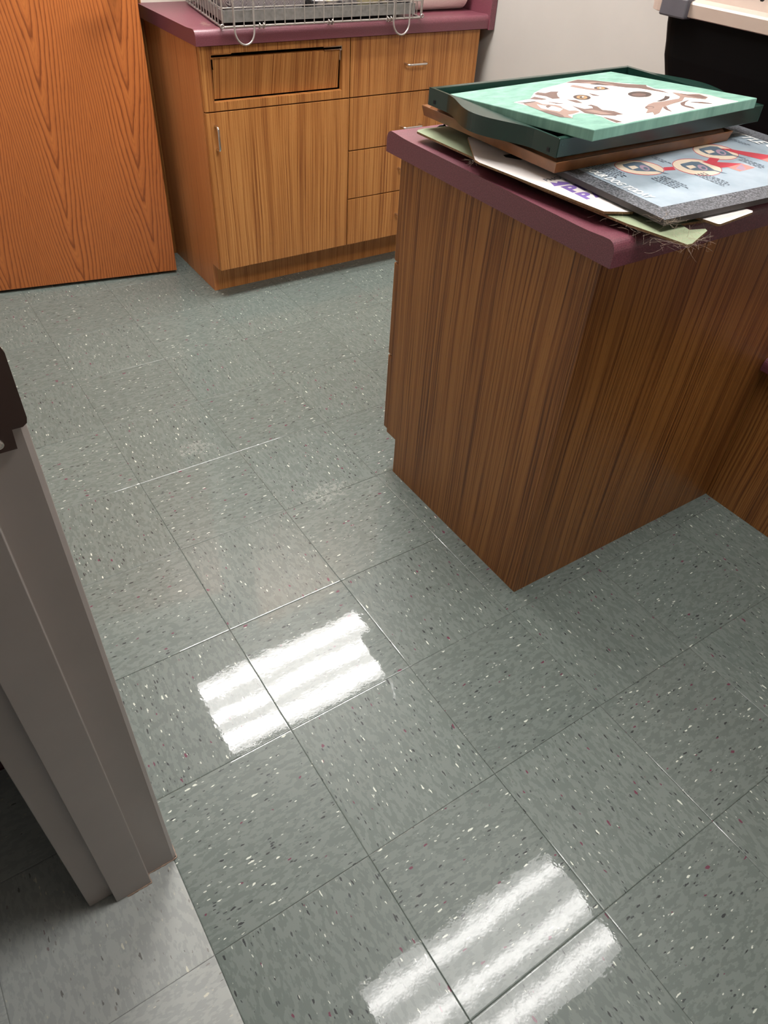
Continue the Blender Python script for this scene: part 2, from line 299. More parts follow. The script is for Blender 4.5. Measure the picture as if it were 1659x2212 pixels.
CANVAS_PAINT=[('white',[(0.0524,0.2428),(0.1029,0.2479),(0.1576,0.2884),(0.2071,0.3112),(0.2746,0.3248),(0.3214,0.3378),(0.3572,0.345),(0.3781,0.319),(0.3975,0.2768),(0.4315,0.2164),(0.4114,0.1788),(0.4341,0.1521),(0.4326,0.1192),(0.4401,0.0827),(0.4416,0.0435),(0.4419,0.002),(0.4011,0.002),(0.3462,0.002),(0.2946,0.0045),(0.1934,0.002),(0.1203,0.0054),(0.0831,0.002),(0.0748,0.0185),(0.0947,0.0628),(0.0983,0.0851),(0.0905,0.0983),(0.0871,0.1052),(0.0607,0.1012),(0.038,0.083),(0.0296,0.1053),(0.0384,0.1585),(0.0503,0.1978)]),('blush',[(0.2093,0.1592),(0.249,0.1684),(0.2746,0.147),(0.2649,0.1333),(0.2259,0.1292),(0.1916,0.1322)]),('blush',[(0.2023,0.1206),(0.2107,0.0873),(0.2254,0.0596),(0.2099,0.0385),(0.1922,0.0633),(0.191,0.0955)]),('blush',[(0.3531,0.1159),(0.3417,0.1091),(0.3307,0.1047),(0.321,0.103),(0.3135,0.1042),(0.3088,0.1081),(0.3074,0.1144),(0.3095,0.1225),(0.3149,0.1316),(0.3232,0.141),(0.3335,0.1497),(0.3449,0.1569),(0.3563,0.1617),(0.3665,0.1637),(0.3745,0.1626),(0.3794,0.1585),(0.3806,0.1518),(0.3781,0.1433),(0.3722,0.1338),(0.3636,0.1244)]),('blush',[(0.436,0.1508),(0.4414,0.1248),(0.4513,0.0799),(0.4409,0.0334),(0.4355,0.002),(0.4175,0.0127),(0.4141,0.0455),(0.4315,0.0871),(0.4209,0.1211)]),('blush',[(0.1887,0.2478),(0.2176,0.2398),(0.2371,0.2014),(0.2281,0.1768),(0.1899,0.1619),(0.1616,0.1801),(0.1581,0.2117)]),('brown',[(0.3013,0.3307),(0.3192,0.3359),(0.3554,0.3434),(0.3781,0.319),(0.3952,0.275),(0.4048,0.2487),(0.4338,0.2181),(0.4185,0.2054),(0.4069,0.1755),(0.4063,0.1576),(0.3916,0.1235),(0.3941,0.1384),(0.3913,0.164),(0.3858,0.2011),(0.3692,0.2209),(0.3567,0.2604),(0.342,0.2889),(0.3241,0.3099)]),('tan',[(0.3296,0.3137),(0.3616,0.3055),(0.374,0.274),(0.3712,0.2467),(0.3492,0.2606),(0.3399,0.2873)]),('umber',[(0.3296,0.2902),(0.359,0.2916),(0.3604,0.2743),(0.3698,0.2591),(0.3469,0.2701)]),('tan',[(0.2744,0.2963),(0.2959,0.3057),(0.2984,0.2869),(0.2956,0.2661),(0.3003,0.252),(0.3257,0.2617),(0.3334,0.2455),(0.3257,0.2281),(0.2892,0.2338),(0.2784,0.2515),(0.2756,0.2788)]),('umber',[(0.3249,0.2342),(0.32,0.2312),(0.3147,0.2297),(0.3096,0.2297),(0.3052,0.2314),(0.3018,0.2345),(0.2999,0.2387),(0.2996,0.2437),(0.3009,0.249),(0.3038,0.254),(0.3079,0.2582),(0.3129,0.2613),(0.3182,0.263),(0.3234,0.263),(0.3279,0.2613),(0.3313,0.2581),(0.3332,0.2538),(0.3335,0.2487),(0.332,0.2434),(0.3291,0.2384)]),('ochre',[(0.3222,0.2398),(0.3188,0.2376),(0.3153,0.2364),(0.312,0.2362),(0.3092,0.237),(0.3072,0.2388),(0.3061,0.2414),(0.3061,0.2444),(0.3072,0.2478),(0.3093,0.251),(0.3122,0.2539),(0.3155,0.2561),(0.3191,0.2573),(0.3224,0.2576),(0.3253,0.2568),(0.3273,0.255),(0.3284,0.2524),(0.3283,0.2492),(0.3272,0.2459),(0.3251,0.2426)]),('white',[(0.3187,0.247),(0.3172,0.2459),(0.3157,0.245),(0.3143,0.2444),(0.3131,0.2442),(0.3123,0.2444),(0.3119,0.2449),(0.3121,0.2458),(0.3127,0.2469),(0.3137,0.2481),(0.315,0.2493),(0.3165,0.2504),(0.3181,0.2513),(0.3195,0.2519),(0.3207,0.2521),(0.3215,0.2519),(0.3218,0.2514),(0.3217,0.2505),(0.3211,0.2494),(0.3201,0.2482)]),('brown',[(0.1477,0.2791),(0.1685,0.289),(0.1738,0.273),(0.1978,0.2789),(0.2112,0.2703),(0.191,0.2567),(0.1721,0.2379),(0.159,0.219),(0.141,0.2227),(0.1501,0.2489),(0.1445,0.2688)]),('brown',[(0.1011,0.2482),(0.1273,0.2594),(0.1312,0.227),(0.115,0.2276)]),('umber',[(0.0519,0.2412),(0.0646,0.2311),(0.0937,0.2277),(0.0932,0.2184),(0.0623,0.2156),(0.0601,0.2245)]),('tan',[(0.0559,0.2216),(0.0943,0.2215),(0.086,0.1985),(0.1021,0.1787),(0.0987,0.1462),(0.0951,0.1307),(0.0955,0.1128),(0.0666,0.1059),(0.0532,0.1061),(0.0399,0.0816),(0.0266,0.1026),(0.0374,0.1576),(0.048,0.1953)]),('white',[(0.0746,0.203),(0.0781,0.1868),(0.0887,0.1709),(0.0847,0.1463),(0.0622,0.1345),(0.0575,0.1551),(0.0554,0.1743)]),('white',[(0.1088,0.1763),(0.1103,0.1523),(0.0975,0.1247),(0.0839,0.1291),(0.0905,0.1515)]),('brown',[(0.0737,0.1806),(0.0909,0.1878),(0.0832,0.1744),(0.0662,0.1673)]),('brown',[(0.0386,0.1629),(0.049,0.1536),(0.0502,0.1319),(0.0426,0.1088),(0.0317,0.0952),(0.0266,0.1026),(0.0313,0.1373)]),('brown',[(0.1109,0.2128),(0.1185,0.1935),(0.1272,0.1756),(0.1106,0.1864)]),('brown',[(0.1228,0.158),(0.1199,0.1235),(0.1395,0.1198),(0.1516,0.1329),(0.1514,0.1441),(0.1627,0.1433),(0.1599,0.1266),(0.1423,0.1001),(0.1522,0.0804),(0.1436,0.0514),(0.1307,0.0556),(0.1222,0.0527),(0.1039,0.0705),(0.0924,0.1001),(0.1043,0.1203)]),('tan',[(0.1081,0.1135),(0.1274,0.1097),(0.129,0.0911),(0.1299,0.0646),(0.1085,0.0743)]),('brown',[(0.1588,0.2014),(0.1713,0.1885),(0.1601,0.162),(0.1521,0.1719)]),('brown',[(0.2494,0.2248),(0.2498,0.212),(0.2476,0.1896),(0.2371,0.2014)]),('brown',[(0.0956,0.0617),(0.0941,0.0339),(0.0903,0.0124),(0.0776,0.0152),(0.0851,0.0398)]),('umber',[(0.215,0.1887),(0.2083,0.1843),(0.2012,0.1816),(0.1944,0.1808),(0.1885,0.1821),(0.184,0.1852),(0.1814,0.19),(0.181,0.1958),(0.1827,0.2023),(0.1865,0.2087),(0.192,0.2145),(0.1986,0.219),(0.2058,0.2219),(0.2128,0.2228),(0.2189,0.2215),(0.2235,0.2183),(0.2261,0.2134),(0.2264,0.2074),(0.2245,0.2008),(0.2206,0.1944)]),('ochre',[(0.2107,0.1935),(0.2059,0.1902),(0.201,0.188),(0.1962,0.1872),(0.1922,0.1878),(0.1893,0.1897),(0.1878,0.1927),(0.1878,0.1967),(0.1893,0.2011),(0.1922,0.2056),(0.1963,0.2097),(0.201,0.213),(0.206,0.2152),(0.2109,0.2161),(0.2149,0.2156),(0.2179,0.2136),(0.2194,0.2105),(0.2194,0.2065),(0.2178,0.202),(0.2148,0.1975)]),('umber',[(0.2078,0.1988),(0.2047,0.1964),(0.2015,0.1946),(0.1984,0.1934),(0.1959,0.1931),(0.1941,0.1935),(0.1932,0.1948),(0.1934,0.1967),(0.1945,0.1991),(0.1965,0.2017),(0.1991,0.2043),(0.2023,0.2067),(0.2055,0.2086),(0.2086,0.2098),(0.2112,0.2101),(0.213,0.2097),(0.2139,0.2084),(0.2137,0.2065),(0.2126,0.204),(0.2106,0.2014)]),('white',[(0.2098,0.2015),(0.2083,0.2003),(0.2067,0.1994),(0.2052,0.1988),(0.204,0.1985),(0.2032,0.1987),(0.2029,0.1993),(0.203,0.2002),(0.2036,0.2013),(0.2047,0.2026),(0.206,0.204),(0.2076,0.2051),(0.2092,0.2061),(0.2107,0.2067),(0.2119,0.207),(0.2127,0.2068),(0.213,0.2062),(0.2129,0.2053),(0.2122,0.2041),(0.2112,0.2028)]),('umber',[(0.3505,0.1427),(0.3416,0.1376),(0.3318,0.1344),(0.3219,0.1336),(0.3131,0.1351),(0.3059,0.1387),(0.3012,0.1442),(0.2994,0.151),(0.3007,0.1584),(0.3049,0.1659),(0.3117,0.1726),(0.3205,0.178),(0.3304,0.1813),(0.3405,0.1824),(0.3497,0.181),(0.3571,0.1773),(0.3619,0.1716),(0.3636,0.1646),(0.3621,0.1569),(0.3576,0.1493)]),('brown',[(0.3369,0.146),(0.3322,0.1434),(0.3269,0.142),(0.3214,0.1418),(0.3163,0.143),(0.312,0.1453),(0.3089,0.1486),(0.3075,0.1526),(0.3077,0.1568),(0.3096,0.1608),(0.313,0.1643),(0.3176,0.167),(0.323,0.1685),(0.3285,0.1686),(0.3338,0.1675),(0.3381,0.1651),(0.3412,0.1617),(0.3426,0.1577),(0.3423,0.1535),(0.3403,0.1494)]),('umber',[(0.2976,0.0919),(0.3227,0.099),(0.3386,0.1043),(0.3624,0.1184),(0.3631,0.1074),(0.3464,0.0972),(0.325,0.0904),(0.3079,0.0882)]),('tan',[(0.2594,0.0829),(0.2838,0.0888),(0.3057,0.0846),(0.3437,0.0855),(0.3612,0.0846),(0.383,0.0968),(0.4061,0.1339),(0.4106,0.1244),(0.4114,0.1),(0.4315,0.0871),(0.4224,0.0589),(0.4019,0.0513),(0.3925,0.0749),(0.3843,0.0875),(0.3481,0.0674),(0.3103,0.0618),(0.2744,0.054),(0.2525,0.0325),(0.2401,0.015),(0.2503,0.0386),(0.2645,0.0528),(0.212,0.0225),(0.1878,0.0162),(0.2074,0.0344),(0.1867,0.0345),(0.22,0.0536),(0.2311,0.0697)]),('brown',[(0.409,0.1232),(0.4154,0.1028),(0.4372,0.0889),(0.424,0.0599),(0.4029,0.0579),(0.4014,0.085)]),('brown',[(0.2454,0.0586),(0.2419,0.0565),(0.2379,0.0551),(0.234,0.0546),(0.2304,0.055),(0.2275,0.0561),(0.2256,0.0581),(0.2248,0.0605),(0.2253,0.0633),(0.227,0.0661),(0.2297,0.0687),(0.2332,0.0708),(0.2372,0.0722),(0.2412,0.0728),(0.2448,0.0724),(0.2478,0.0712),(0.2497,0.0693),(0.2505,0.0668),(0.2499,0.064),(0.2482,0.0611)]),('tan',[(0.2412,0.0584),(0.2389,0.0571),(0.2363,0.0561),(0.2337,0.0557),(0.2314,0.0559),(0.2295,0.0567),(0.2283,0.0579),(0.2279,0.0595),(0.2283,0.0613),(0.2294,0.0632),(0.2313,0.0649),(0.2336,0.0663),(0.2362,0.0672),(0.2388,0.0677),(0.2411,0.0675),(0.243,0.0667),(0.2442,0.0655),(0.2447,0.0638),(0.2443,0.062),(0.2431,0.0602)]),('brown',[(0.3257,0.0568),(0.3723,0.0671),(0.3383,0.0537),(0.3148,0.0394),(0.3113,0.0178),(0.3022,0.0077),(0.3019,0.0286),(0.309,0.0432)]),('brown',[(0.3502,0.054),(0.3718,0.0371),(0.3758,0.0147),(0.3604,0.0296)]),('brown',[(0.2576,0.0478),(0.2738,0.0516),(0.2559,0.0349),(0.2421,0.0164),(0.2463,0.0319)])]
POSTER_PRINT=[('red',[(0.4178,0.1877),(0.4089,0.1822),(0.3993,0.1783),(0.3895,0.1761),(0.3797,0.1757),(0.3704,0.177),(0.3619,0.1801),(0.3544,0.1847),(0.3483,0.1908),(0.3437,0.1982),(0.3408,0.2065),(0.3398,0.2154),(0.3407,0.2248),(0.3435,0.2341),(0.3481,0.2431),(0.3543,0.2515),(0.362,0.2588),(0.3709,0.2648),(0.3806,0.2692),(0.3908,0.2718),(0.401,0.2726),(0.4109,0.2714),(0.4199,0.2683),(0.4278,0.2634),(0.4342,0.2569),(0.4389,0.249),(0.4416,0.2402),(0.4423,0.2308),(0.4409,0.2212),(0.4376,0.2117),(0.4325,0.2027),(0.4258,0.1946)]),('cream',[(0.417,0.1888),(0.4087,0.1837),(0.3998,0.1802),(0.3906,0.1783),(0.3814,0.1781),(0.3726,0.1795),(0.3645,0.1827),(0.3573,0.1873),(0.3514,0.1932),(0.3469,0.2003),(0.344,0.2083),(0.3429,0.2169),(0.3435,0.2258),(0.3459,0.2346),(0.3501,0.2431),(0.3558,0.2509),(0.3629,0.2577),(0.3711,0.2632),(0.3802,0.2672),(0.3897,0.2695),(0.3992,0.2699),(0.4085,0.2686),(0.4171,0.2654),(0.4246,0.2605),(0.4308,0.2542),(0.4353,0.2467),(0.4381,0.2383),(0.439,0.2293),(0.4379,0.2201),(0.435,0.2112),(0.4304,0.2028),(0.4244,0.1952)]),('slate',[(0.372,0.2516),(0.4108,0.2548),(0.4244,0.2479),(0.4184,0.2187),(0.4106,0.1961),(0.4175,0.1684),(0.4079,0.1754),(0.405,0.1915),(0.3883,0.1978),(0.3662,0.2095),(0.3599,0.222),(0.364,0.2408)]),('cream',[(0.3732,0.2384),(0.3919,0.2362),(0.3885,0.2231),(0.3662,0.2196)]),('mauve',[(0.3998,0.2043),(0.3957,0.2021),(0.3919,0.2014),(0.3888,0.2022),(0.3869,0.2044),(0.3861,0.2079),(0.3867,0.2123),(0.3886,0.2172),(0.3915,0.2222),(0.3953,0.2266),(0.3995,0.2302),(0.4037,0.2325),(0.4076,0.2333),(0.4107,0.2325),(0.4127,0.2302),(0.4134,0.2266),(0.4127,0.2221),(0.4108,0.2171),(0.4078,0.2122),(0.404,0.2078)]),('slate',[(0.399,0.2082),(0.3968,0.207),(0.3947,0.2064),(0.3931,0.2066),(0.3921,0.2076),(0.3917,0.2091),(0.392,0.2112),(0.393,0.2135),(0.3946,0.2159),(0.3966,0.2181),(0.3988,0.2199),(0.4011,0.2212),(0.4031,0.2217),(0.4048,0.2215),(0.4058,0.2206),(0.4062,0.219),(0.4059,0.217),(0.4049,0.2146),(0.4033,0.2122),(0.4012,0.21)]),('red',[(0.3032,0.1349),(0.2945,0.1294),(0.2851,0.1254),(0.2752,0.1231),(0.2652,0.1225),(0.2556,0.1237),(0.2466,0.1265),(0.2386,0.1309),(0.2318,0.1367),(0.2265,0.1438),(0.2229,0.1518),(0.2211,0.1605),(0.2212,0.1695),(0.2233,0.1786),(0.2272,0.1875),(0.2329,0.1957),(0.2401,0.2029),(0.2487,0.2089),(0.2582,0.2134),(0.2684,0.2162),(0.2788,0.2171),(0.2889,0.2162),(0.2985,0.2133),(0.307,0.2087),(0.3141,0.2025),(0.3195,0.195),(0.3231,0.1865),(0.3246,0.1773),(0.324,0.1679),(0.3214,0.1586),(0.317,0.1498),(0.3108,0.1418)]),('cream',[(0.3024,0.1359),(0.2943,0.1307),(0.2854,0.1271),(0.276,0.1251),(0.2666,0.1247),(0.2574,0.126),(0.2488,0.1288),(0.2411,0.1332),(0.2345,0.1389),(0.2294,0.1457),(0.2257,0.1535),(0.2239,0.1618),(0.2238,0.1705),(0.2255,0.1791),(0.2291,0.1875),(0.2343,0.1952),(0.241,0.202),(0.249,0.2075),(0.2579,0.2116),(0.2675,0.214),(0.2773,0.2147),(0.287,0.2136),(0.296,0.2107),(0.3042,0.2061),(0.3111,0.2001),(0.3164,0.1928),(0.3199,0.1847),(0.3216,0.1759),(0.3213,0.167),(0.319,0.1581),(0.315,0.1498),(0.3094,0.1423)]),('slate',[(0.254,0.1954),(0.2892,0.1977),(0.3019,0.1912),(0.2979,0.1644),(0.2918,0.1436),(0.2994,0.1179),(0.2903,0.1245),(0.2869,0.1394),(0.2714,0.1455),(0.2506,0.1566),(0.2443,0.1682),(0.2472,0.1856)]),('cream',[(0.2557,0.1832),(0.2729,0.1809),(0.2703,0.1689),(0.2501,0.166)]),('mauve',[(0.2816,0.1514),(0.2779,0.1494),(0.2744,0.1488),(0.2716,0.1495),(0.2697,0.1517),(0.2689,0.1549),(0.2692,0.159),(0.2707,0.1634),(0.2731,0.1679),(0.2764,0.172),(0.28,0.1752),(0.2838,0.1773),(0.2873,0.1779),(0.2901,0.1772),(0.2921,0.175),(0.2929,0.1717),(0.2925,0.1676),(0.291,0.163),(0.2885,0.1585),(0.2852,0.1545)]),('slate',[(0.2806,0.155),(0.2787,0.1539),(0.2768,0.1534),(0.2753,0.1536),(0.2743,0.1545),(0.2739,0.1559),(0.2741,0.1578),(0.2749,0.1599),(0.2762,0.1621),(0.278,0.1641),(0.2799,0.1658),(0.2819,0.1669),(0.2838,0.1674),(0.2853,0.1672),(0.2863,0.1663),(0.2867,0.1648),(0.2865,0.1629),(0.2857,0.1608),(0.2843,0.1586),(0.2826,0.1566)]),('red',[(0.2052,0.1932),(0.2272,0.1889),(0.2173,0.173),(0.1928,0.1783)]),('red',[(0.1917,0.1784),(0.1846,0.1734),(0.1765,0.1698),(0.1677,0.1678),(0.1587,0.1674),(0.1497,0.1686),(0.141,0.1713),(0.133,0.1755),(0.1259,0.181),(0.1201,0.1876),(0.1156,0.1951),(0.1128,0.2032),(0.1116,0.2116),(0.1122,0.22),(0.1146,0.228),(0.1186,0.2355),(0.1242,0.242),(0.1312,0.2474),(0.1393,0.2514),(0.1482,0.2538),(0.1576,0.2545),(0.167,0.2534),(0.1761,0.2506),(0.1845,0.2463),(0.1919,0.2405),(0.1979,0.2335),(0.2024,0.2257),(0.2051,0.2172),(0.206,0.2086),(0.205,0.2),(0.2022,0.1919),(0.1977,0.1846)]),('cream',[(0.1908,0.1792),(0.1842,0.1747),(0.1766,0.1715),(0.1684,0.1697),(0.1598,0.1696),(0.1513,0.1709),(0.143,0.1737),(0.1353,0.1779),(0.1284,0.1833),(0.1227,0.1897),(0.1183,0.1969),(0.1153,0.2046),(0.114,0.2126),(0.1144,0.2205),(0.1164,0.2281),(0.12,0.2351),(0.1252,0.2412),(0.1316,0.2461),(0.1392,0.2496),(0.1475,0.2517),(0.1564,0.2521),(0.1653,0.2508),(0.174,0.248),(0.182,0.2437),(0.1892,0.238),(0.1951,0.2313),(0.1995,0.2238),(0.2023,0.2157),(0.2034,0.2075),(0.2027,0.1994),(0.2003,0.1919),(0.1963,0.185)]),('slate',[(0.1398,0.2366),(0.1732,0.2393),(0.1856,0.233),(0.1831,0.206),(0.1784,0.1851),(0.1869,0.1595),(0.1779,0.166),(0.1739,0.1809),(0.1588,0.1868),(0.1385,0.1977),(0.132,0.2092),(0.1338,0.2267)]),('cream',[(0.1421,0.2244),(0.1585,0.2223),(0.1567,0.2102),(0.1376,0.207)]),('mauve',[(0.1682,0.1928),(0.1648,0.1908),(0.1616,0.1901),(0.1589,0.1908),(0.157,0.1929),(0.156,0.1962),(0.1561,0.2002),(0.1573,0.2048),(0.1594,0.2093),(0.1623,0.2134),(0.1656,0.2167),(0.1691,0.2188),(0.1724,0.2195),(0.1751,0.2187),(0.1771,0.2166),(0.178,0.2133),(0.1779,0.2092),(0.1766,0.2046),(0.1745,0.2),(0.1716,0.196)]),('slate',[(0.1672,0.1964),(0.1653,0.1952),(0.1636,0.1947),(0.1622,0.1949),(0.1612,0.1958),(0.1607,0.1972),(0.1608,0.1991),(0.1615,0.2013),(0.1626,0.2035),(0.1642,0.2055),(0.166,0.2072),(0.1678,0.2084),(0.1695,0.2089),(0.171,0.2087),(0.172,0.2078),(0.1724,0.2063),(0.1723,0.2044),(0.1717,0.2023),(0.1705,0.2001),(0.169,0.198)]),('red',[(0.3082,0.1891),(0.3222,0.1886),(0.3478,0.2016),(0.3605,0.1885),(0.3375,0.1756),(0.379,0.15),(0.3316,0.1453),(0.3155,0.1476)]),('pink',[(0.3316,0.1453),(0.379,0.15),(0.3839,0.1219),(0.3335,0.1184)]),('mauve',[(0.341,0.1339),(0.3769,0.1483),(0.3579,0.1227),(0.3445,0.1202)]),('red',[(0.418,0.2362),(0.4376,0.2254),(0.4448,0.2123),(0.483,0.167),(0.485,0.1611),(0.4427,0.1293),(0.4421,0.1361),(0.4416,0.151),(0.4268,0.1917)]),('pink',[(0.4422,0.1514),(0.4746,0.1533),(0.4713,0.1413),(0.443,0.126),(0.4421,0.1361)])]

# ------------------------------------------------------------------ mesh helpers
class MB:
    """collects shapes (world coordinates) and links them as one mesh object"""
    def __init__(self): self.v = []; self.f = []; self.mi = []; self.sm = []
    def add(self, vs, fs, mi=0, smooth=False):
        o = len(self.v); self.v += [Vector(p) for p in vs]
        for f in fs: self.f.append([i + o for i in f]); self.mi.append(mi); self.sm.append(smooth)
    def bm_add(self, bm, mi=0, smooth=False):
        bm.verts.ensure_lookup_table(); bm.verts.index_update()
        self.add([v.co.copy() for v in bm.verts], [[v.index for v in f.verts] for f in bm.faces], mi, smooth); bm.free()
    def box(self, x0, x1, y0, y1, z0, z1, bev=0.0, mi=0, mat=None, seg=2):
        bm = bmesh.new(); bmesh.ops.create_cube(bm, size=1.0)
        for v in bm.verts: v.co = Vector(((x0 + x1) / 2 + v.co.x * (x1 - x0), (y0 + y1) / 2 + v.co.y * (y1 - y0), (z0 + z1) / 2 + v.co.z * (z1 - z0)))
        if bev: bmesh.ops.bevel(bm, geom=bm.edges[:], offset=bev, segments=seg, affect='EDGES', profile=0.5)
        if mat is not None: bm.transform(mat)
        self.bm_add(bm, mi); return self
    def prism(self, poly, z0, z1, mi=0, mi_side=None, mat=None, smooth=False):
        """polygon (x,y) extruded in z"""
        n = len(poly); a = sum(poly[i][0] * poly[(i + 1) % n][1] - poly[(i + 1) % n][0] * poly[i][1] for i in range(n))
        if a < 0: poly = poly[::-1]
        vs = [Vector((x, y, z0)) for x, y in poly] + [Vector((x, y, z1)) for x, y in poly]
        tri = tessellate_polygon([[Vector((x, y, 0)) for x, y in poly]])
        if mat is not None: vs = [mat @ v for v in vs]
        top, bot = [], []
        for t in tri:
            p = [poly[i] for i in t]
            s = (p[1][0] - p[0][0]) * (p[2][1] - p[0][1]) - (p[1][1] - p[0][1]) * (p[2][0] - p[0][0])
            t = list(t) if s > 0 else list(t)[::-1]
            top.append([i + n for i in t]); bot.append(t[::-1])
        self.add(vs, top + bot, mi)
        o = len(self.v) - 2 * n
        for i in range(n):
            j = (i + 1) % n; self.f.append([o + i, o + j, o + j + n, o + i + n]); self.mi.append(mi if mi_side is None else mi_side); self.sm.append(smooth)
        return self
    def extr(self, prof, axis, a0, a1, mi=0, smooth=False):
        """closed profile extruded along world x or y; profile in (other, z)"""
        n = len(prof)
        if axis == 'x': P = lambda a, p: Vector((a, p[0], p[1]))
        else: P = lambda a, p: Vector((p[0], a, p[1]))
        vs = [P(a0, p) for p in prof] + [P(a1, p) for p in prof]
        tri = tessellate_polygon([[Vector((x, y, 0)) for x, y in prof]])
        bm = bmesh.new(); bv = [bm.verts.new(v) for v in vs]
        for t in tri:
            for o in (0, n):
                try: bm.faces.new([bv[i + o] for i in t])
                except ValueError: pass
        for i in range(n):
            j = (i + 1) % n; bm.faces.new([bv[i], bv[j], bv[j + n], bv[i + n]])
        bmesh.ops.recalc_face_normals(bm, faces=bm.faces[:]); self.bm_add(bm, mi, smooth); return self
    def tube(self, pts, r, seg=8, mi=0, closed=False):
        pts = [Vector(p) for p in pts]; n = len(pts); rings = []
        up = None
        for i, p in enumerate(pts):
            if closed: d = pts[(i + 1) % n] - pts[i - 1]
            else: d = pts[min(i + 1, n - 1)] - pts[max(i - 1, 0)]
            d.normalize()
            if up is None: up = d.orthogonal().normalized()
            else:
                up = up - d * up.dot(d)
                up = up.normalized() if up.length > 1e-6 else d.orthogonal().normalized()
            s = d.cross(up); rr = r[i] if isinstance(r, (list, tuple)) else r
            rings.append([p + (up * math.cos(2 * PI * k / seg) + s * math.sin(2 * PI * k / seg)) * rr for k in range(seg)])
        vs = [v for ring in rings for v in ring]; fs = []
        for i in range(n if closed else n - 1):
            a, b = i * seg, ((i + 1) % n) * seg
            for k in range(seg): fs.append([a + k, a + (k + 1) % seg, b + (k + 1) % seg, b + k])
        self.add(vs, fs, mi, True)
        if not closed: self.add(rings[0], [list(range(seg))[::-1]], mi); self.add(rings[-1], [list(range(seg))], mi)
        return self
    def build(self, name, mats, parent=None, mw=None):
        """world-coordinate vertices; parent offset is removed so that parents carry the location"""
        if not isinstance(mats, (list, tuple)): mats = [mats]
        me = bpy.data.meshes.new(name)
        org = Vector(parent['_org']) if parent is not None else Vector((0, 0, 0))
        vs = [(mw @ v if mw is not None else v) - org for v in self.v]
        me.from_pydata([tuple(v) for v in vs], [], self.f)
        for m in mats: me.materials.append(m)
        for p, i, s in zip(me.polygons, self.mi, self.sm): p.material_index = i; p.use_smooth = s
        me.update()
        o = bpy.data.objects.new(name, me); COL.objects.link(o)
        if parent is not None:
            o.parent = parent
            o['_org'] = parent['_org']
        else: o['_org'] = (0.0, 0.0, 0.0)
        return o

def thing(name, loc, label, cat, group=None):
    o = bpy.data.objects.new(name, None); COL.objects.link(o); o.location = loc; o.empty_display_size = 0.05
    o['_org'] = tuple(loc); o['label'] = label; o['category'] = cat
    if group: o['group'] = group
    return o
def tag(o, label, cat, group=None, kind=None):
    o['label'] = label; o['category'] = cat
    if group: o['group'] = group
    if kind: o['kind'] = kind
    return o
def struct(o, label=None):
    o['kind'] = 'structure'
    if label: o['label'] = label
    return o
def arc(c, r, a0, a1, k, f):
    return [f(c, r, math.radians(a0 + (a1 - a0) * i / k)) for i in range(k + 1)]
def text_mesh(body, size, mw, name, mat, parent, shear=0.0, offset=0.0, spacing=1.0, width=None):
    cu = bpy.data.curves.new(name, 'FONT'); cu.body = body; cu.size = size; cu.shear = shear; cu.offset = offset
    cu.space_character = spacing; cu.extrude = 0.00012; cu.resolution_u = 3
    tmp = bpy.data.objects.new(name + '_tmp', cu); COL.objects.link(tmp)
    dg = bpy.context.evaluated_depsgraph_get(); me = bpy.data.meshes.new_from_object(tmp.evaluated_get(dg))
    bpy.data.objects.remove(tmp); bpy.data.curves.remove(cu)
    me.name = name; org = Vector(parent['_org'])
    xs = [v.co.x for v in me.vertices]; sx = 1.0 if not width else width / (max(xs) - min(xs))
    for v in me.vertices: v.co = (mw @ Vector((v.co.x * sx, v.co.y, v.co.z))) - org
    me.materials.clear(); me.materials.append(mat)
    o = bpy.data.objects.new(name, me); COL.objects.link(o); o.parent = parent; return o

# ------------------------------------------------------------------ the setting
def tiles(name, i0, i1, j0, j1, mat, rnd):
    mb = MB(); dz = 0.0006
    for i in range(i0, i1):
        for j in range(j0, j1):
            x0, x1, y0, y1 = i * T, (i + 1) * T, j * T, (j + 1) * T
            sx, sy = rnd.uniform(-1, 1) * 0.0004, rnd.uniform(-1, 1) * 0.0004
            h = lambda x, y: sx * ((x - x0) / T - 0.5) + sy * ((y - y0) / T - 0.5)
            vs = []
            for g, d in ((0.0, -dz - 0.0002), (0.0007, -0.00032), (0.0016, -0.00008), (0.0032, 0.0)):
                vs += [(x, y, h(x, y) * (0 if g == 0 else 1) + d) for x, y in ((x0 + g, y0 + g), (x1 - g, y0 + g), (x1 - g, y1 - g), (x0 + g, y1 - g))]
            fs = [[12, 13, 14, 15]]
            for r in range(3):
                for k in range(4): fs.append([r * 4 + k, r * 4 + (k + 1) % 4, r * 4 + 4 + (k + 1) % 4, r * 4 + 4 + k])
            mb.add(vs, fs)
    # slab under the tiles
    mb.box(i0 * T, i1 * T, j0 * T, j1 * T, -0.03, -dz - 0.0004)
    return mb.build(name, mat)
rnd = random.Random(3)
struct(tiles('floor', 0, 8, -5, 10, M['floor'], rnd), 'grey green speckled vinyl tile floor of the room')
struct(tiles('floor_hall', -6, 0, -9, 10, M['floor_hall'], rnd), 'lighter grey vinyl tile floor of the hallway')
XR, YB, YF = 2.2, 2.66, -1.3        # right, back and front wall faces
b = MB(); b.box(-0.15, XR + 0.12, YF - 0.1, 3.7, CEIL, CEIL + 0.05); struct(b.build('ceiling', M['ceiling']))
b = MB(); b.box(XR, XR + 0.12, YF - 0.1, YB + 0.12, 0, CEIL); struct(b.build('wall_right', M['wall_grey']), 'plain light grey painted wall on the right')
b = MB(); b.box(-0.15, XR + 0.12, YF - 0.12, YF, 0, CEIL); struct(b.build('wall_front', M['wall_grey']))
b = MB(); b.box(0.955, XR + 0.12, YB, YB + 0.12, 0, CEIL); b.box(-0.15, 0.955, YB, YB + 0.12, 2.09, CEIL)
struct(b.build('wall_back', M['wall_cream']))
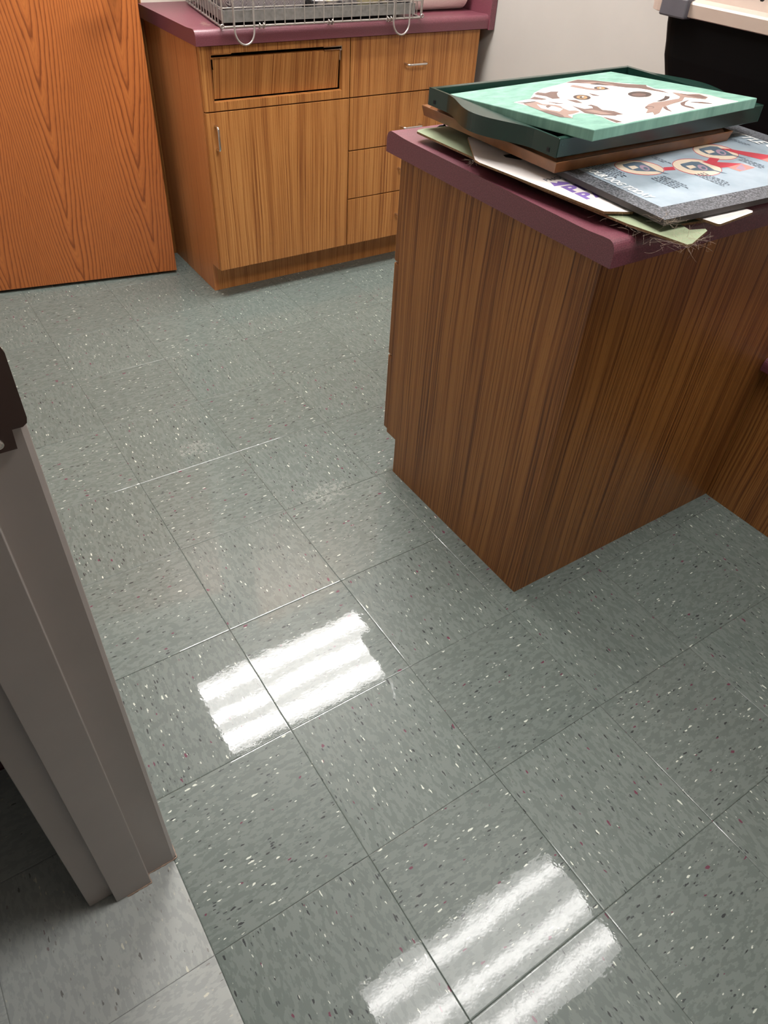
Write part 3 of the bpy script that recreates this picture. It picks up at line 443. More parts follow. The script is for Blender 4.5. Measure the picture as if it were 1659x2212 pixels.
b = MB(); b.box(-0.142, -0.002, 0.225, YB + 0.12, 0, CEIL); b.box(-0.142, -0.002, YF - 0.1, -0.80, 0, CEIL); b.box(-0.142, -0.002, -0.80, 0.225, 2.10, CEIL)
struct(b.build('wall_left', M['wall_grey']), 'wall around the doorway beside the viewer')
# the next room behind the oak door: a short dark corridor
b = MB(); b.box(-0.15, 1.15, 3.6, 3.7, 0, CEIL); b.box(-0.27, -0.15, YB + 0.12, 3.7, 0, CEIL); b.box(1.15, 1.25, YB + 0.12, 3.7, 0, CEIL); b.box(-0.15, 1.15, YB + 0.12, 3.6, -0.03, 0.0)
struct(b.build('wall_corridor', M['wall_grey']))
# hallway on the viewer's side of the doorway
b = MB(); b.box(-1.8, -0.143, 0.54, 0.62, 0, CEIL); struct(b.build('wall_hall', M['wall_grey']))
b = MB(); b.extr([(0.54, 0.0), (0.522, 0.0), (0.523, 0.006), (0.531, 0.018), (0.534, 0.04), (0.535, 0.10), (0.54, 0.102)], 'x', -1.8, -0.143, smooth=False)
struct(b.build('baseboard_hall', M['maroon_rubber']), 'dark maroon rubber baseboard with a cove toe in the hallway')

# door frame beside the viewer (near jamb seen in the photo, head and far jamb out of frame)
def jamb_profile(y, s):
    """s=+1: wall lies towards +y"""
    return [(0.0, y), (-0.0475, y), (-0.0475, y - s * 0.017), (-0.109, y - s * 0.017), (-0.109, y), (-0.150, y),
            (-0.1505, y + s * 0.001), (-0.1505, y + s * 0.05), (-0.144, y + s * 0.052), (-0.144, y + s * 0.03), (-0.002, y + s * 0.03), (-0.002, y + s * 0.052), (0.006, y + s * 0.05), (0.006, y + s * 0.004)]
b = MB(); b.prism(jamb_profile(0.183, 1.0), 0.002, 2.105); b.prism(jamb_profile(-0.735, -1.0), 0.002, 2.105)
b.box(-0.1505, 0.006, -0.735, 0.183, 2.06, 2.112)
frame1 = struct(b.build('trim_1', M['frame_paint']), 'taupe painted steel door frame at the left edge')
bpy.context.view_layer.objects.active = frame1
bv = frame1.modifiers.new('bevel', 'BEVEL'); bv.width = 0.0022; bv.segments = 2; bv.limit_method = 'ANGLE'; bv.angle_limit = math.radians(40)
# strike plate let into the jamb
b = MB()
zs, ze = 0.9495, 1.075
poly = [(-0.040, zs), (-0.0085, zs), (-0.0075, 0.9705), (0.002, 0.9705), (0.0062, 0.9735), (0.0075, 0.979), (0.0075, ze - 0.03), (0.0055, ze - 0.024), (-0.0085, ze - 0.022), (-0.0085, ze), (-0.040, ze)]
rot = Matrix(((1, 0, 0, 0), (0, 0, -1, 0), (0, 1, 0, 0), (0, 0, 0, 1)))
b.prism(poly, -0.1832, -0.1795 + 0.0002, mat=Matrix(((1, 0, 0, 0), (0, 0, -1, 0), (0, 1, 0, 0), (0, 0, 0, 1))))
sp = b.build('strike_plate', M['bronze'], frame1)
sp['label'] = 'dark bronze strike plate'
b = MB(); b.tube([(-0.0225, 0.1806, 0.9590), (-0.0225, 0.1782, 0.9590)], [0.0058, 0.0048], 20); b.tube([(-0.0225, 0.1783, 0.9590), (-0.0225, 0.1779, 0.9590)], [0.0044, 0.003], 20)
b.build('screw', M['chrome'], sp)

b = MB(); r_ = random.Random(5)                   # ragged bead of sealant round the foot of the jamb
foot = [(0.0065, 0.24), (0.0065, 0.184), (0.0005, 0.1825), (-0.0475, 0.1825), (-0.0480, 0.1655), (-0.095, 0.1655)]
pts = []
for (xa, ya), (xb, yb) in zip(foot[:-1], foot[1:]):
    k = max(2, int(math.hypot(xb - xa, yb - ya) / 0.004))
    pts += [(xa + (xb - xa) * i / k, ya + (yb - ya) * i / k, 0.001) for i in range(k)]
b.tube(pts, [0.0016 * r_.uniform(0.5, 1.5) for _ in pts], 6)
sl = b.build('sealant', M['sealant'], frame1)
# oak door leaf, standing slightly ajar in the back wall
hx, hy = 0.012, 2.625; lx, ly = 0.905, 2.459
ang = math.atan2(ly - hy, lx - hx); W = math.hypot(lx - hx, ly - hy)
b = MB(); b.box(0, W, 0, 0.044, 0.012, 2.04, 0.0012)
mwd = Matrix.Translation((hx, hy, 0)) @ Matrix.Rotation(ang, 4, 'Z')
door = b.build('door_1', M['oak']); door.matrix_world = mwd
struct(door, 'tall oak veneer door standing slightly ajar')
b = MB()
b.tube([(W - 0.07, -0.008, 1.0), (W - 0.07, 0.001, 1.0)], [0.026, 0.028], 24)
b.tube([(W - 0.07, -0.004, 1.0), (W - 0.07, -0.05, 1.0)], 0.010, 14)
b.tube([(W - 0.07, -0.048, 1.0), (W - 0.10, -0.055, 1.0), (W - 0.18, -0.052, 0.999)], [0.011, 0.010, 0.008], 14)
hd = b.build('door_handle', M['chrome']); hd.parent = door; hd['label'] = 'metal lever handle'
# frame of that door
b = MB()
b.box(0.925, 0.9785, YB - 0.012, YB + 0.125, 0, 2.09, 0.002); b.box(-0.05, 0.0, YB - 0.012, YB + 0.125, 0, 2.09, 0.002); b.box(0.0, 0.925, YB - 0.012, YB + 0.125, 2.05, 2.09, 0.002)
struct(b.build('trim_2', M['laminate_pen']))

# ------------------------------------------------------------------ ceiling lights (mirrored as bright rectangles in the floor)
def ceiling_light(cx, cy, label, lens_mat):
    t = thing('ceiling_light', (cx, cy, CEIL), label, 'ceiling light', 'ceiling lights mirrored in the floor')
    b = MB(); hx, hy = 0.575, 0.275
    b.box(cx - hx, cx + hx, cy - hy, cy + hy, CEIL - 0.006, CEIL - 0.002); o = b.build('light_diffuser', lens_mat, t)
    b = MB(); w = 0.022
    b.box(cx - hx - w, cx + hx + w, cy - hy - w, cy - hy, CEIL - 0.012, CEIL, 0.001); b.box(cx - hx - w, cx + hx + w, cy + hy, cy + hy + w, CEIL - 0.012, CEIL, 0.001)
    b.box(cx - hx - w, cx - hx, cy - hy, cy + hy, CEIL - 0.012, CEIL, 0.001); b.box(cx + hx, cx + hx + w, cy - hy, cy + hy, CEIL - 0.012, CEIL, 0.001)
    b.build('light_frame', M['white_plastic'], t)
ceiling_light(1.125, 1.905, 'ceiling light whose bright reflection lies in the middle of the floor', M['lens_back'])
ceiling_light(1.125, 0.025, 'ceiling light whose bright reflection lies at the bottom edge of the floor', M['lens_front'])

# ------------------------------------------------------------------ cabinets along the back wall
CT = 0.915
def pull(b, c, axis, L, out, r=0.0042):
    """wire pull; c centre on the face, out = unit direction away from the face"""
    c = Vector(c); a = Vector(axis); o = Vector(out); h = L / 2; d = 0.027; k = 0.010
    pts = [c - a * h, c - a * h + o * (d - k)]
    for i in range(1, 5):
        t = i / 4 * PI / 2; pts.append(c - a * (h - k * (1 - math.cos(t))) + o * (d - k + k * math.sin(t)))
    q = [c + a * h, c + a * h + o * (d - k)]
    for i in range(1, 5):
        t = i / 4 * PI / 2; q.append(c + a * (h - k * (1 - math.cos(t))) + o * (d - k + k * math.sin(t)))
    b.tube(pts + q[::-1], r, 10); return b

FY = 2.150                                    # front plane of doors and drawers
# --- unit with trash flap and door
cabA = thing('base_cabinet', (0.98, FY, 0), 'oak laminate base cabinet with a trash flap above a single door', 'cabinet', 'base cabinets along the back wall')
b = MB(); b.extr([(FY + 0.021, 0.116), (2.235, 0.116), (2.235, 0.0), (2.656, 0.0), (2.656, 0.872), (FY + 0.021, 0.872)], 'x', 0.979, 0.997)
b.build('end_panel', M['laminate_end'], cabA)
b = MB(); b.box(0.997, 1.5545, FY + 0.40, 2.656, 0.116, 0.872); b.box(0.997, 1.5545, FY + 0.0215, 2.656, 0.118, 0.136); b.box(1.537, 1.5545, FY + 0.0215, FY + 0.40, 0.136, 0.872); b.box(0.997, 1.537, FY + 0.0215, FY + 0.04, 0.655, 0.695); b.box(0.997, 1.537, FY + 0.0215, FY + 0.40, 0.86, 0.872); b.box(0.997, 1.02, FY + 0.0215, FY + 0.04, 0.695, 0.86)
b.build('carcass', M['dark_gap'], cabA)
b = MB(); b.box(0.997, 1.5545, 2.235, 2.253, 0.0, 0.118); b.build('toe_kick', M['laminate'], cabA)
b = MB()                                      # frame around the flap
x0, x1, z0, z1 = 0.982, 1.553, 0.678, 0.868; ox0, ox1, oz0, oz1 = 1.0185, 1.520, 0.7055, 0.8455
b.box(x0, ox0, FY, FY + 0.02, z0, z1, 0.001); b.box(ox1, x1, FY, FY + 0.02, z0, z1, 0.001); b.box(ox0, ox1, FY, FY + 0.02, oz1, z1, 0.001); b.box(ox0, ox1, FY, FY + 0.02, z0, oz0, 0.001)
b.build('flap_surround', M['laminate'], cabA)
b = MB()
mt = Matrix.Translation((0, FY + 0.010, oz1 - 0.0135)) @ Matrix.Rotation(math.radians(4.0), 4, 'X')
b.box(1.0265, 1.5135, 0.0, 0.018, -0.122, 0.0, 0.001, mat=mt)
fl = b.build('flap', M['laminate'], cabA); fl['label'] = 'hinged trash flap panel'
for sx, xa, xb in ((1, ox0 + 0.0005, ox0 + 0.075), (-1, ox1 - 0.075, ox1 - 0.0005)):    # bright corner hinges
    b = MB(); s = lambda v: (v - xa) * sx + xa if sx > 0 else xb - (v - xa)
    L = xb - xa; e = xa if sx > 0 else xb
    X = lambda d0, d1: (e + d0, e + d1) if sx > 0 else (e - d1, e - d0)
    z_ = oz1 - 0.0006
    # one bent strip: outer leg along the opening, inner leg around the flap corner
    prof = [(0, z_), (L, z_), (L, z_ - 0.0024), (0.0024, z_ - 0.0024), (0.0024, z_ - 0.009), (0.0056, z_ - 0.009), (L - 0.004, z_ - 0.009), (L - 0.004, z_ - 0.011), (0.0078, z_ - 0.011), (0.0078, z_ - 0.044), (0.0056, z_ - 0.044), (0.0056, z_ - 0.014), (0, z_ - 0.014)]
    pts = [(e + sx * u, z) for u, z in prof]
    b.prism(pts, -(FY + 0.012), -(FY + 0.002), mat=Matrix(((1, 0, 0, 0), (0, 0, -1, 0), (0, 1, 0, 0), (0, 0, 0, 1))))
    b.build('hinge', M['chrome'], cabA)
b = MB(); b.box(0.982, 1.553, FY, FY + 0.02, 0.118, 0.674, 0.001); dr = b.build('door', M['laminate'], cabA)
b = MB(); pull(b, (1.012, FY, 0.596), (0, 0, 1), 0.076, (0, -1, 0)).build('handle', M['chrome'], dr)
# --- drawer unit
cabB = thing('base_cabinet', (1.5555, FY, 0), 'oak laminate base cabinet with four stacked drawers beside the grey wall', 'cabinet', 'base cabinets along the back wall')
b = MB(); b.box(1.5555, 2.150, FY + 0.0215, 2.656, 0.118, 0.872); b.build('carcass', M['dark_gap'], cabB)
b = MB(); b.box(1.5555, 2.150, 2.235, 2.253, 0.0, 0.1175); b.build('toe_kick', M['laminate'], cabB)
b = MB(); b.box(2.1505, 2.166, FY + 0.0225, 2.656, 0.0, 0.872); b.build('end_panel', M['laminate_end'], cabB)
for za, zb in ((0.678, 0.868), (0.492, 0.674), (0.308, 0.488), (0.118, 0.304)):
    b = MB(); b.box(1.557, 2.150, FY, FY + 0.02, za, zb, 0.001); d = b.build('drawer', M['laminate'], cabB)
    b = MB(); pull(b, (1.842, FY, (za + zb) / 2 - (0.028 if za == 0.492 else 0.0)), (1, 0, 0), 0.089, (0, -1, 0)).build('handle', M['chrome'], d)

# --- counters
def counter_profile(front, back, s=1.0):
    """(y,z); no-drip front edge at 'front', running towards 'back'"""
    k = 1 if back > front else -1
    P = [(front, 0.873), (front, 0.898)]
    for i in range(1, 9):
        t = i / 8 * PI / 2; P.append((front + k * 0.017 * (1 - math.cos(t)), 0.898 + 0.020 * math.sin(t)))
    P += [(front + k * 0.03, 0.9178), (front + k * 0.045, 0.9166), (front + k * 0.065, 0.9154), (front + k * 0.085, CT)]
    return P
p1 = counter_profile(2.130, 2.66)
prof = p1 + [(2.659, CT), (2.659, 0.873)]
cnt = thing('countertop', (0.966, 2.13, 0.873), 'maroon laminate countertop carrying the wire crate', 'countertop')
b = MB(); b.extr(prof, 'x', 0.966, 2.170, smooth=False); b.build('counter_slab', M['maroon'], cnt)
b = MB(); b.box(2.170, 2.198, 2.125, 2.659, 0.868, 1.05, 0.0015); b.build('end_splash', M['maroon'], cnt)

# --- wall cabinet over the counter (above the frame, seen mirrored in the floor)
wc = thing('wall_cabinet', (1.06, 2.34, 1.42), 'oak wall cabinet hanging above the back counter, mirrored in the floor', 'cabinet')
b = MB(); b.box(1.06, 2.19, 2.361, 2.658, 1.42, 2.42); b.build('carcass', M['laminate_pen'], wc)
for xa, xb in ((1.062, 1.436), (1.440, 1.812), (1.816, 2.188)):
    b = MB(); b.box(xa, xb, 2.340, 2.360, 1.422, 2.418, 0.001); d = b.build('door', M['laminate_pen'], wc)
    b = MB(); pull(b, (xa + 0.035, 2.340, 1.50), (0, 0, 1), 0.076, (0, -1, 0)).build('handle', M['chrome'], d)

# --- peninsula
pen = thing('peninsula_cabinet', (0.968, 0.365, 0), 'freestanding oak laminate cabinet under the pile of frames', 'cabinet')
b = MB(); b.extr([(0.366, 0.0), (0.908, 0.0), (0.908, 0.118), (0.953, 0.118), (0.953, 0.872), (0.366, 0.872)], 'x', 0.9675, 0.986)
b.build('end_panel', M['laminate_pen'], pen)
b = MB(); b.box(0.968, 2.198, 0.3535, 0.3658, 0.0, 0.872); b.build('back_panel', M['laminate_pen'], pen)
b = MB(); b.box(0.987, 2.198, 0.3665, 0.952, 0.118, 0.872); b.build('carcass', M['dark_gap'], pen)
b = MB(); b.box(0.987, 2.198, 0.890, 0.907, 0.0, 0.117); b.build('toe_kick', M['laminate_pen'], pen)
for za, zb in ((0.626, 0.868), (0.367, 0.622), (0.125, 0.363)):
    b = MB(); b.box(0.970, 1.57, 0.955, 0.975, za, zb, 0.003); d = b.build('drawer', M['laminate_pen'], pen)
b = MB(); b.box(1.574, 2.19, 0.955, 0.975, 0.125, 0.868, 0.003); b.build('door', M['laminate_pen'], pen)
pa = counter_profile(0.318, 1.0); pb = counter_profile(1.0, 0.318)[::-1]
b = MB(); b.extr(pa + pb, 'x', 0.946, 2.199)
tag(b.build('countertop', M['maroon']), 'maroon laminate countertop covered with frames and cardboard', 'countertop')

# --- low bench on the right
ben = thing('bench', (1.73, 0.352, 0), 'low oak laminate bench with a maroon top at the right edge', 'bench')
b = MB(); b.box(1.73, 1.748, YF + 0.01, 0.352, 0.0, 0.438); b.build('front_panel', M['laminate_pen'], ben)
pr = [(1.701, 0.438), (1.701, 0.452)] + [(1.701 + 0.018 * (1 - math.cos(i / 6 * PI / 2)), 0.452 + 0.020 * math.sin(i / 6 * PI / 2)) for i in range(1, 7)] + [(2.199, 0.472), (2.199, 0.438)]
b = MB(); b.extr(pr, 'y', YF + 0.01, 0.352); b.build('bench_top', M['maroon'], ben)

# ------------------------------------------------------------------ wire crate on the back counter
crate = thing('wire_crate', (1.058, 2.123, CT), 'folding wire pet crate with bedding on the maroon counter', 'pet crate')
Z0, ZT = 0.9225, 1.30; FX0, FX1, FYc = 1.058, 1.833, 2.1225
BX = 0.075; BYc = 2.60                           # the crate stands slightly racked
def back(x, k): return x + BX * k
def fw(u, z): return Vector((FX0 + (FX1 - FX0) * u, FYc, z))
b = MB(); r1, r2 = 0.0026, 0.0018
NV = 21
for z in (Z0, 0.973, 1.055, 1.137, 1.219, ZT):
    rr = 0.0034 if z in (Z0, ZT) else r2
    b.tube([(FX0, FYc, z), (FX1, FYc, z)], rr, 8)
for i in range(NV + 1):
    x = FX0 + (FX1 - FX0) * i / NV
    b.tube([(x, FYc - 0.0035, Z0 - 0.002), (x, FYc - 0.0035, ZT)], 0.0030 if i in (0, NV) else r2, 7)
b.build('front_grille', M['steel_wire'], crate)
def side(x, name):
    b = MB(); n = 13
    for z in (Z0, 0.973, 1.055, 1.137, 1.219, ZT):
        b.tube([(x, FYc, z), (x + BX, BYc, z)], 0.0034 if z in (Z0, ZT) else r2, 8)
    for i in range(1, n + 1):
        k = i / n; sx = -0.0035 if x < 1.4 else 0.0035
        b.tube([(x + BX * k + sx, FYc + (BYc - FYc) * k, Z0), (x + BX * k + sx, FYc + (BYc - FYc) * k, ZT)], r2, 7)
    return b.build(name, M['steel_wire'], crate)
side(FX0, 'side_grille'); side(FX1, 'side_grille')
b = MB()
for z in (Z0, 1.10, ZT): b.tube([(FX0 + BX, BYc, z), (FX1 + BX, BYc, z)], 0.003, 8)
for i in range(NV + 1):
    x = FX0 + BX + (FX1 - FX0) * i / NV; b.tube([(x, BYc, Z0), (x, BYc, ZT)], r2, 6)
b.build('back_grille', M['steel_wire'], crate)
b = MB(); b.tube([(FX1 + 0.004, FYc - 0.002, 0.930), (FX1 + 0.008, FYc, 0.975), (FX1 + 0.006, FYc, 1.02)], 0.0024, 8); b.build('corner_hook', M['steel_wire'], crate)
for xk, zk in ((FX1 + 0.004, 0.928), (FX0 - 0.004, 0.926)):
    b = MB(); b.tube([(xk + 0.006 * math.cos(t * PI / 5), FYc - 0.007, zk + 0.005 * math.sin(t * PI / 5)) for t in range(10)], 0.0022, 7, closed=True); b.build('corner_ring', M['steel_wire'], crate)
for xa, xb, zb in ((1.094, 1.163, 0.874), (1.709, 1.778, 0.875)):   # long U latches
    b = MB(); xm, h = (xa + xb) / 2, (xb - xa) / 2; yl = FYc - 0.0115
    pts = [(xa, yl, 1.26), (xa, yl, 0.915)] + [(xm - h * math.cos(i / 12 * PI), yl - 0.004 * math.sin(i / 12 * PI), 0.915 - (0.915 - zb) * math.sin(i / 12 * PI)) for i in range(1, 12)] + [(xb, yl, 0.915), (xb, yl, 1.26)]
    b.tube(pts, 0.0030, 9); b.build('latch_loop', M['steel_wire'], crate)
for xc in (1.188, 1.448, 1.690):                                     # paired spring rings
    b = MB()
    for dx in (0.0, 0.014):
        b.tube([(xc + dx + 0.0012 * math.sin(t), FYc + 0.0075 * math.cos(t * PI / 7), Z0 + 0.0075 * math.sin(t * PI / 7)) for t in range(14)], 0.0022, 7, closed=True)
    b.build('hinge_ring', M['chrome'], crate)
# shallow metal tray, racked like the crate
def par(u, v, z):                                 # u along the front, v to the back
    return Vector((FX0 + 0.012 + (FX1 - FX0 - 0.026) * u + BX * v, FYc + 0.014 + (BYc - FYc - 0.03) * v, z))
def slab(b, u0, u1, v0, v1, z0, z1, mi=0):
    vs = [par(u, v, z) for z in (z0, z1) for u, v in ((u0, v0), (u1, v0), (u1, v1), (u0, v1))]
    b.add(vs, [[3, 2, 1, 0], [4, 5, 6, 7], [0, 1, 5, 4], [1, 2, 6, 5], [2, 3, 7, 6], [3, 0, 4, 7]], mi)
b = MB(); zt = 0.962
slab(b, 0, 1, 0, 1, 0.932, 0.934); slab(b, 0, 1, 0, 0.006, 0.934, zt); slab(b, 0, 1, 0.994, 1, 0.934, zt); slab(b, 0, 0.004, 0.006, 0.994, 0.934, zt); slab(b, 0.996, 1, 0.006, 0.994, 0.934, zt)
slab(b, 0, 1, 0.002, 0.018, zt, zt + 0.0018)
b.build('tray', M['zinc'], crate)
def cushion(u0, u1, v0, v1, z0, h, seed, mat, name, label, cat, puff=0.35, lump=0.02):
    b = MB(); nu, nv = 40, 18; vs, fs = [], []
    for s in (0, 1):
        for i in range(nu + 1):
            for j in range(nv + 1):
                a, c = i / nu, j / nv
                e = min(1.0, (min(a, 1 - a) * 2) / puff) ** 0.5 * min(1.0, (min(c, 1 - c) * 2) / puff) ** 0.5 if min(a, 1 - a, c, 1 - c) > 0 else 0.0
                p = par(u0 + (u1 - u0) * a, v0 + (v1 - v0) * c, 0)
                n = noise.noise(Vector((p.x * 9, p.y * 9, seed))) * lump
                z = z0 + h * 0.5 + (1 if s else -1) * (h * 0.5) * e + (n * e if s else 0)
                vs.append((p.x, p.y, z))
    N = (nu + 1) * (nv + 1)
    for s in (0, 1):
        for i in range(nu):
            for j in range(nv):
                q = [i * (nv + 1) + j, (i + 1) * (nv + 1) + j, (i + 1) * (nv + 1) + j + 1, i * (nv + 1) + j + 1]
                q = [k + s * N for k in q]; fs.append(q if s else q[::-1])
    b.add(vs, fs, 0, True); o = b.build(name, mat); tag(o, label, cat); return o
cushion(0.015, 0.44, 0.03, 0.93, 0.936, 0.16, 2.0, M['herringbone'], 'pet_cushion', 'white pet cushion with a grey chevron pattern in the left half of the wire crate', 'cushion', 0.25, 0.012)
cushion(0.445, 0.985, 0.03, 0.93, 0.936, 0.085, 5.0, M['floral'], 'folded_blanket', 'mottled grey blanket folded in the right half of the wire crate', 'blanket', 0.12, 0.03)

# ------------------------------------------------------------------ paper towel roll
b = MB(); cx0, cx1, cyr, czr, rr = 1.885, 2.150, 2.297, CT + 0.0605, 0.060
ring = [(0.020, cx0), (rr - 0.004, cx0), (rr, cx0 + 0.004), (rr, cx1 - 0.006), (rr - 0.006, cx1), (0.020, cx1)]
n = 48; vs, fs = [], []
for k in range(n):
    t = 2 * PI * k / n
    for r_, x_ in ring: vs.append((x_, cyr + r_ * math.cos(t), czr + r_ * math.sin(t)))
m_ = len(ring)
for k in range(n):
    for i in range(m_):
        fs.append([k * m_ + i, ((k + 1) % n) * m_ + i, ((k + 1) % n) * m_ + (i + 1) % m_, k * m_ + (i + 1) % m_])
bm = bmesh.new(); bv = [bm.verts.new(v) for v in vs]
for f in fs: bm.faces.new([bv[i] for i in f])
bmesh.ops.recalc_face_normals(bm, faces=bm.faces[:]); b.bm_add(bm, 0, True)
tr = thing('paper_towel_roll', (cx0, cyr, CT), 'white paper towel roll lying on the maroon counter beside the wire crate', 'paper towel roll')
b.build('paper', M['towel'], tr)
b = MB(); b.tube([(cx0 + 0.001, cyr, czr), (cx1 - 0.001, cyr, czr)], 0.0195, 24); b.build('core', M['kraft'], tr)

# ------------------------------------------------------------------ pile on the peninsula, bottom to top
# dark flat folder that lifts the cardboard
b = MB(); b.box(1.035, 1.55, 0.50, 0.905, 0.9160, 0.9270, 0.002)
fo = thing('folder', (1.035, 0.5, 0.916), 'black flat binder lying under the green cardboard', 'binder'); b.build('cover', M['black_plastic'], fo)
b = MB(); b.tube([(1.034, 0.903, 0.922), (1.030, 0.924, 0.924), (1.028, 0.926, 0.930), (1.036, 0.929, 0.931), (1.050, 0.929, 0.931)], 0.0035, 8); b.tube([(1.046, 0.928, 0.929), (1.046, 0.926, 0.948)], 0.0018, 6); b.build('clip', M['black_plastic'], fo)

def sheet(name, poly, z0, z1, mt, me, label, cat, mat=None):
    b = MB(); b.prism(poly, z0, z1, 0, 1, mat); return tag(b.build(name, [mt, me]), label, cat)
sheet('green_cardboard', [(0.962, 0.900), (0.9625, 0.912), (0.972, 0.921), (0.990, 0.924), (1.20, 0.905), (1.30, 0.60), (1.27, 0.330), (1.128, 0.292), (1.075, 0.300), (1.068, 0.275), (1.098, 0.266), (1.094, 0.259), (1.024, 0.234), (1.014, 0.235), (0.990, 0.340), (0.970, 0.56)],
      0.9300, 0.9340, M['green_card'], M['kraft'], 'sage green cardboard sheet sticking out below the white card', 'cardboard')
def white_card():
    t = thing('printed_card', (0.94, 0.69, 0.9375), 'white corrugated card with a purple logo under the grey poster', 'cardboard')
    b = MB(); b.prism([(1.022, 0.815), (0.943, 0.692), (0.9405, 0.676), (0.977, 0.385), (1.022, 0.361), (1.085, 0.39), (1.25, 0.56), (1.25, 0.80)], 0.9375, 0.9415, 0, 1)
    b.build('card', [M['paper_white'], M['kraft']], t)
    b = MB(); b.prism([(1.010, 0.680), (1.014, 0.692), (1.05, 0.690), (1.05, 0.656), (1.026, 0.655)], 0.9414, 0.9417); b.build('slot', M['slot'], t)
    z = 0.94165
    def W(x, y, a=0.0): return Matrix.Translation((x, y, z)) @ Matrix.Rotation(a, 4, 'Z')
    a = math.radians(-2)
    text_mesh('PHOE', 0.018, W(0.988, 0.5395, a), 'lettering', M['ink'], t, width=0.048)
    text_mesh('M', 0.011, W(1.026, 0.527, a), 'lettering', M['ink'], t)
    text_mesh('PET', 0.042, W(0.990, 0.477, a), 'lettering', M['purple'], t, offset=0.0016, width=0.088)
    text_mesh('PA', 0.042, W(0.989, 0.441, a), 'lettering', M['purple'], t, offset=0.0016, width=0.062)
    b = MB(); b.prism([(0.984, 0.514), (0.992, 0.533), (1.000, 0.524), (1.008, 0.531), (1.022, 0.520), (1.022, 0.511)], z - 0.0001, z + 0.0001); b.build('emblem', M['purple'], t)
white_card()
sheet('white_cardboard', [(1.112, 0.45), (1.107, 0.305), (1.1165, 0.2585), (1.121, 0.256), (1.222, 0.266), (1.229, 0.271), (1.216, 0.316), (1.300, 0.308), (1.306, 0.290), (1.44, 0.296), (1.44, 0.45)],
      0.9376, 0.9416, M['paper_white'], M['kraft'], 'plain white cardboard with tabs sticking out under the poster front edge', 'cardboard')

# poster board
pyaw = math.radians(-2.2)
MP = Matrix.Translation((1.012, 0.288, 0.0)) @ Matrix.Rotation(pyaw, 4, 'Z')
po = thing('poster_board', (1.012, 0.288, 0.9445), 'pale blue dog health poster with a speckled grey border', 'poster')
PW, PH = 0.612, 0.52
b = MB(); b.prism([(0, 0), (PW, 0), (PW, PH), (0, PH)], 0.9455, 0.9550, 0, 1, MP); b.build('backing_board', [M['granite'], M['board_edge']], po)
def paint_layers(name, base, data, z0, dz, mw, parent, base_mat):
    b = MB(); mats = [base_mat]; idx = {}; kk = 0
    if base: b.prism(base, z0 - dz, z0, 0, 0, mw)
    for k, (c, poly) in enumerate(data):
        mt = M['p_' + c] if isinstance(c, str) else c
        if mt.name not in idx: idx[mt.name] = len(mats); mats.append(mt)
        z = z0 + (dz * (kk + 1) if isinstance(c, str) else 0.0011)
        kk += isinstance(c, str)
        pts = [Vector((x, y, 0)) for x, y in poly]; tri = tessellate_polygon([pts]); fs = []
        for t in tri:
            p = [poly[i] for i in t]; s = (p[1][0] - p[0][0]) * (p[2][1] - p[0][1]) - (p[1][1] - p[0][1]) * (p[2][0] - p[0][0])
            fs.append(list(t) if s > 0 else list(t)[::-1])
        b.add([mw @ Vector((x, y, z)) for x, y in poly], fs, idx[mt.name])
    return b.build(name, mats, parent)
art = list(POSTER_PRINT); rt = random.Random(11)
art = [(c, [(min(max(x, 0.04), 0.560), min(max(y, 0.044), PH - 0.044)) for x, y in p]) for c, p in art]
for x, y0, y1, nl in ((0.104, 0.262, 0.185, 7), (0.166, 0.156, 0.090, 5), (0.256, 0.140, 0.072, 4), (0.410, 0.168, 0.112, 3), (0.238, 0.246, 0.208, 2), (0.504, 0.282, 0.224, 2)):
    for l in range(nl):                           # small print: words too small to read
        y = y0; xl = x - l * 0.0078
        while y > y1 + rt.uniform(0, 0.012):
            w = rt.uniform(0.003, 0.010)
            art.append((M['ink'], [(xl, y), (xl - 0.0026, y), (xl - 0.0026, y - w), (xl, y - w)])); y -= w + 0.0022
paint_layers('print', [(0.038, 0.043), (0.563, 0.043), (0.563, PH - 0.043), (0.038, PH - 0.043)], art, 0.9553, 0.000012, MP, po, M['sky_print'])
def ptext(s, x, y, size, width, nm='lettering'):
    mw = MP @ Matrix.Translation((x, y, 0.9568)) @ Matrix.Rotation(-PI / 2, 4, 'Z')
    return text_mesh(s, size, mw, nm, M['poster_letter'], po, shear=0.25, offset=0.0002, width=width)
ptext('YOUR DOG TODAY', 0.044, 0.242, 0.026, 0.160)
ptext('LITTLE C', 0.528, 0.322, 0.040, 0.132)

# stained wood picture frame
MF = Matrix.Translation((0.997, 0.533, 0.9566)) @ Matrix.Rotation(math.radians(0.4), 4, 'Z')
wf = thing('picture_frame', (0.997, 0.533, 0.9566), 'brown stained wood picture frame beneath the green tray', 'picture frame')
FWd, FH = 0.503, 0.402
mold = [(0.000, 0.000), (-0.004, 0.018), (-0.0035, 0.0195), (0.004, 0.0165), (0.008, 0.0155), (0.011, 0.020), (0.017, 0.0255), (0.022, 0.0265), (0.034, 0.0235), (0.040, 0.020), (0.042, 0.012), (0.042, 0.000)]
def moulding(w, h, prof, mw, b):
    cs = [(0, 0, 1, 1), (w, 0, -1, 1), (w, h, -1, -1), (0, h, 1, -1)]; vs, fs = [], []; n = len(prof)
    for cx, cy, sx, sy in cs:
        for d, z in prof: vs.append(mw @ Vector((cx + sx * d, cy + sy * d, z)))
    bm = bmesh.new(); bv = [bm.verts.new(v) for v in vs]
    for c in range(4):
        for i in range(n):
            j = (i + 1) % n; d = (c + 1) % 4
            bm.faces.new([bv[c * n + i], bv[c * n + j], bv[d * n + j], bv[d * n + i]])
    bmesh.ops.recalc_face_normals(bm, faces=bm.faces[:]); b.bm_add(bm)
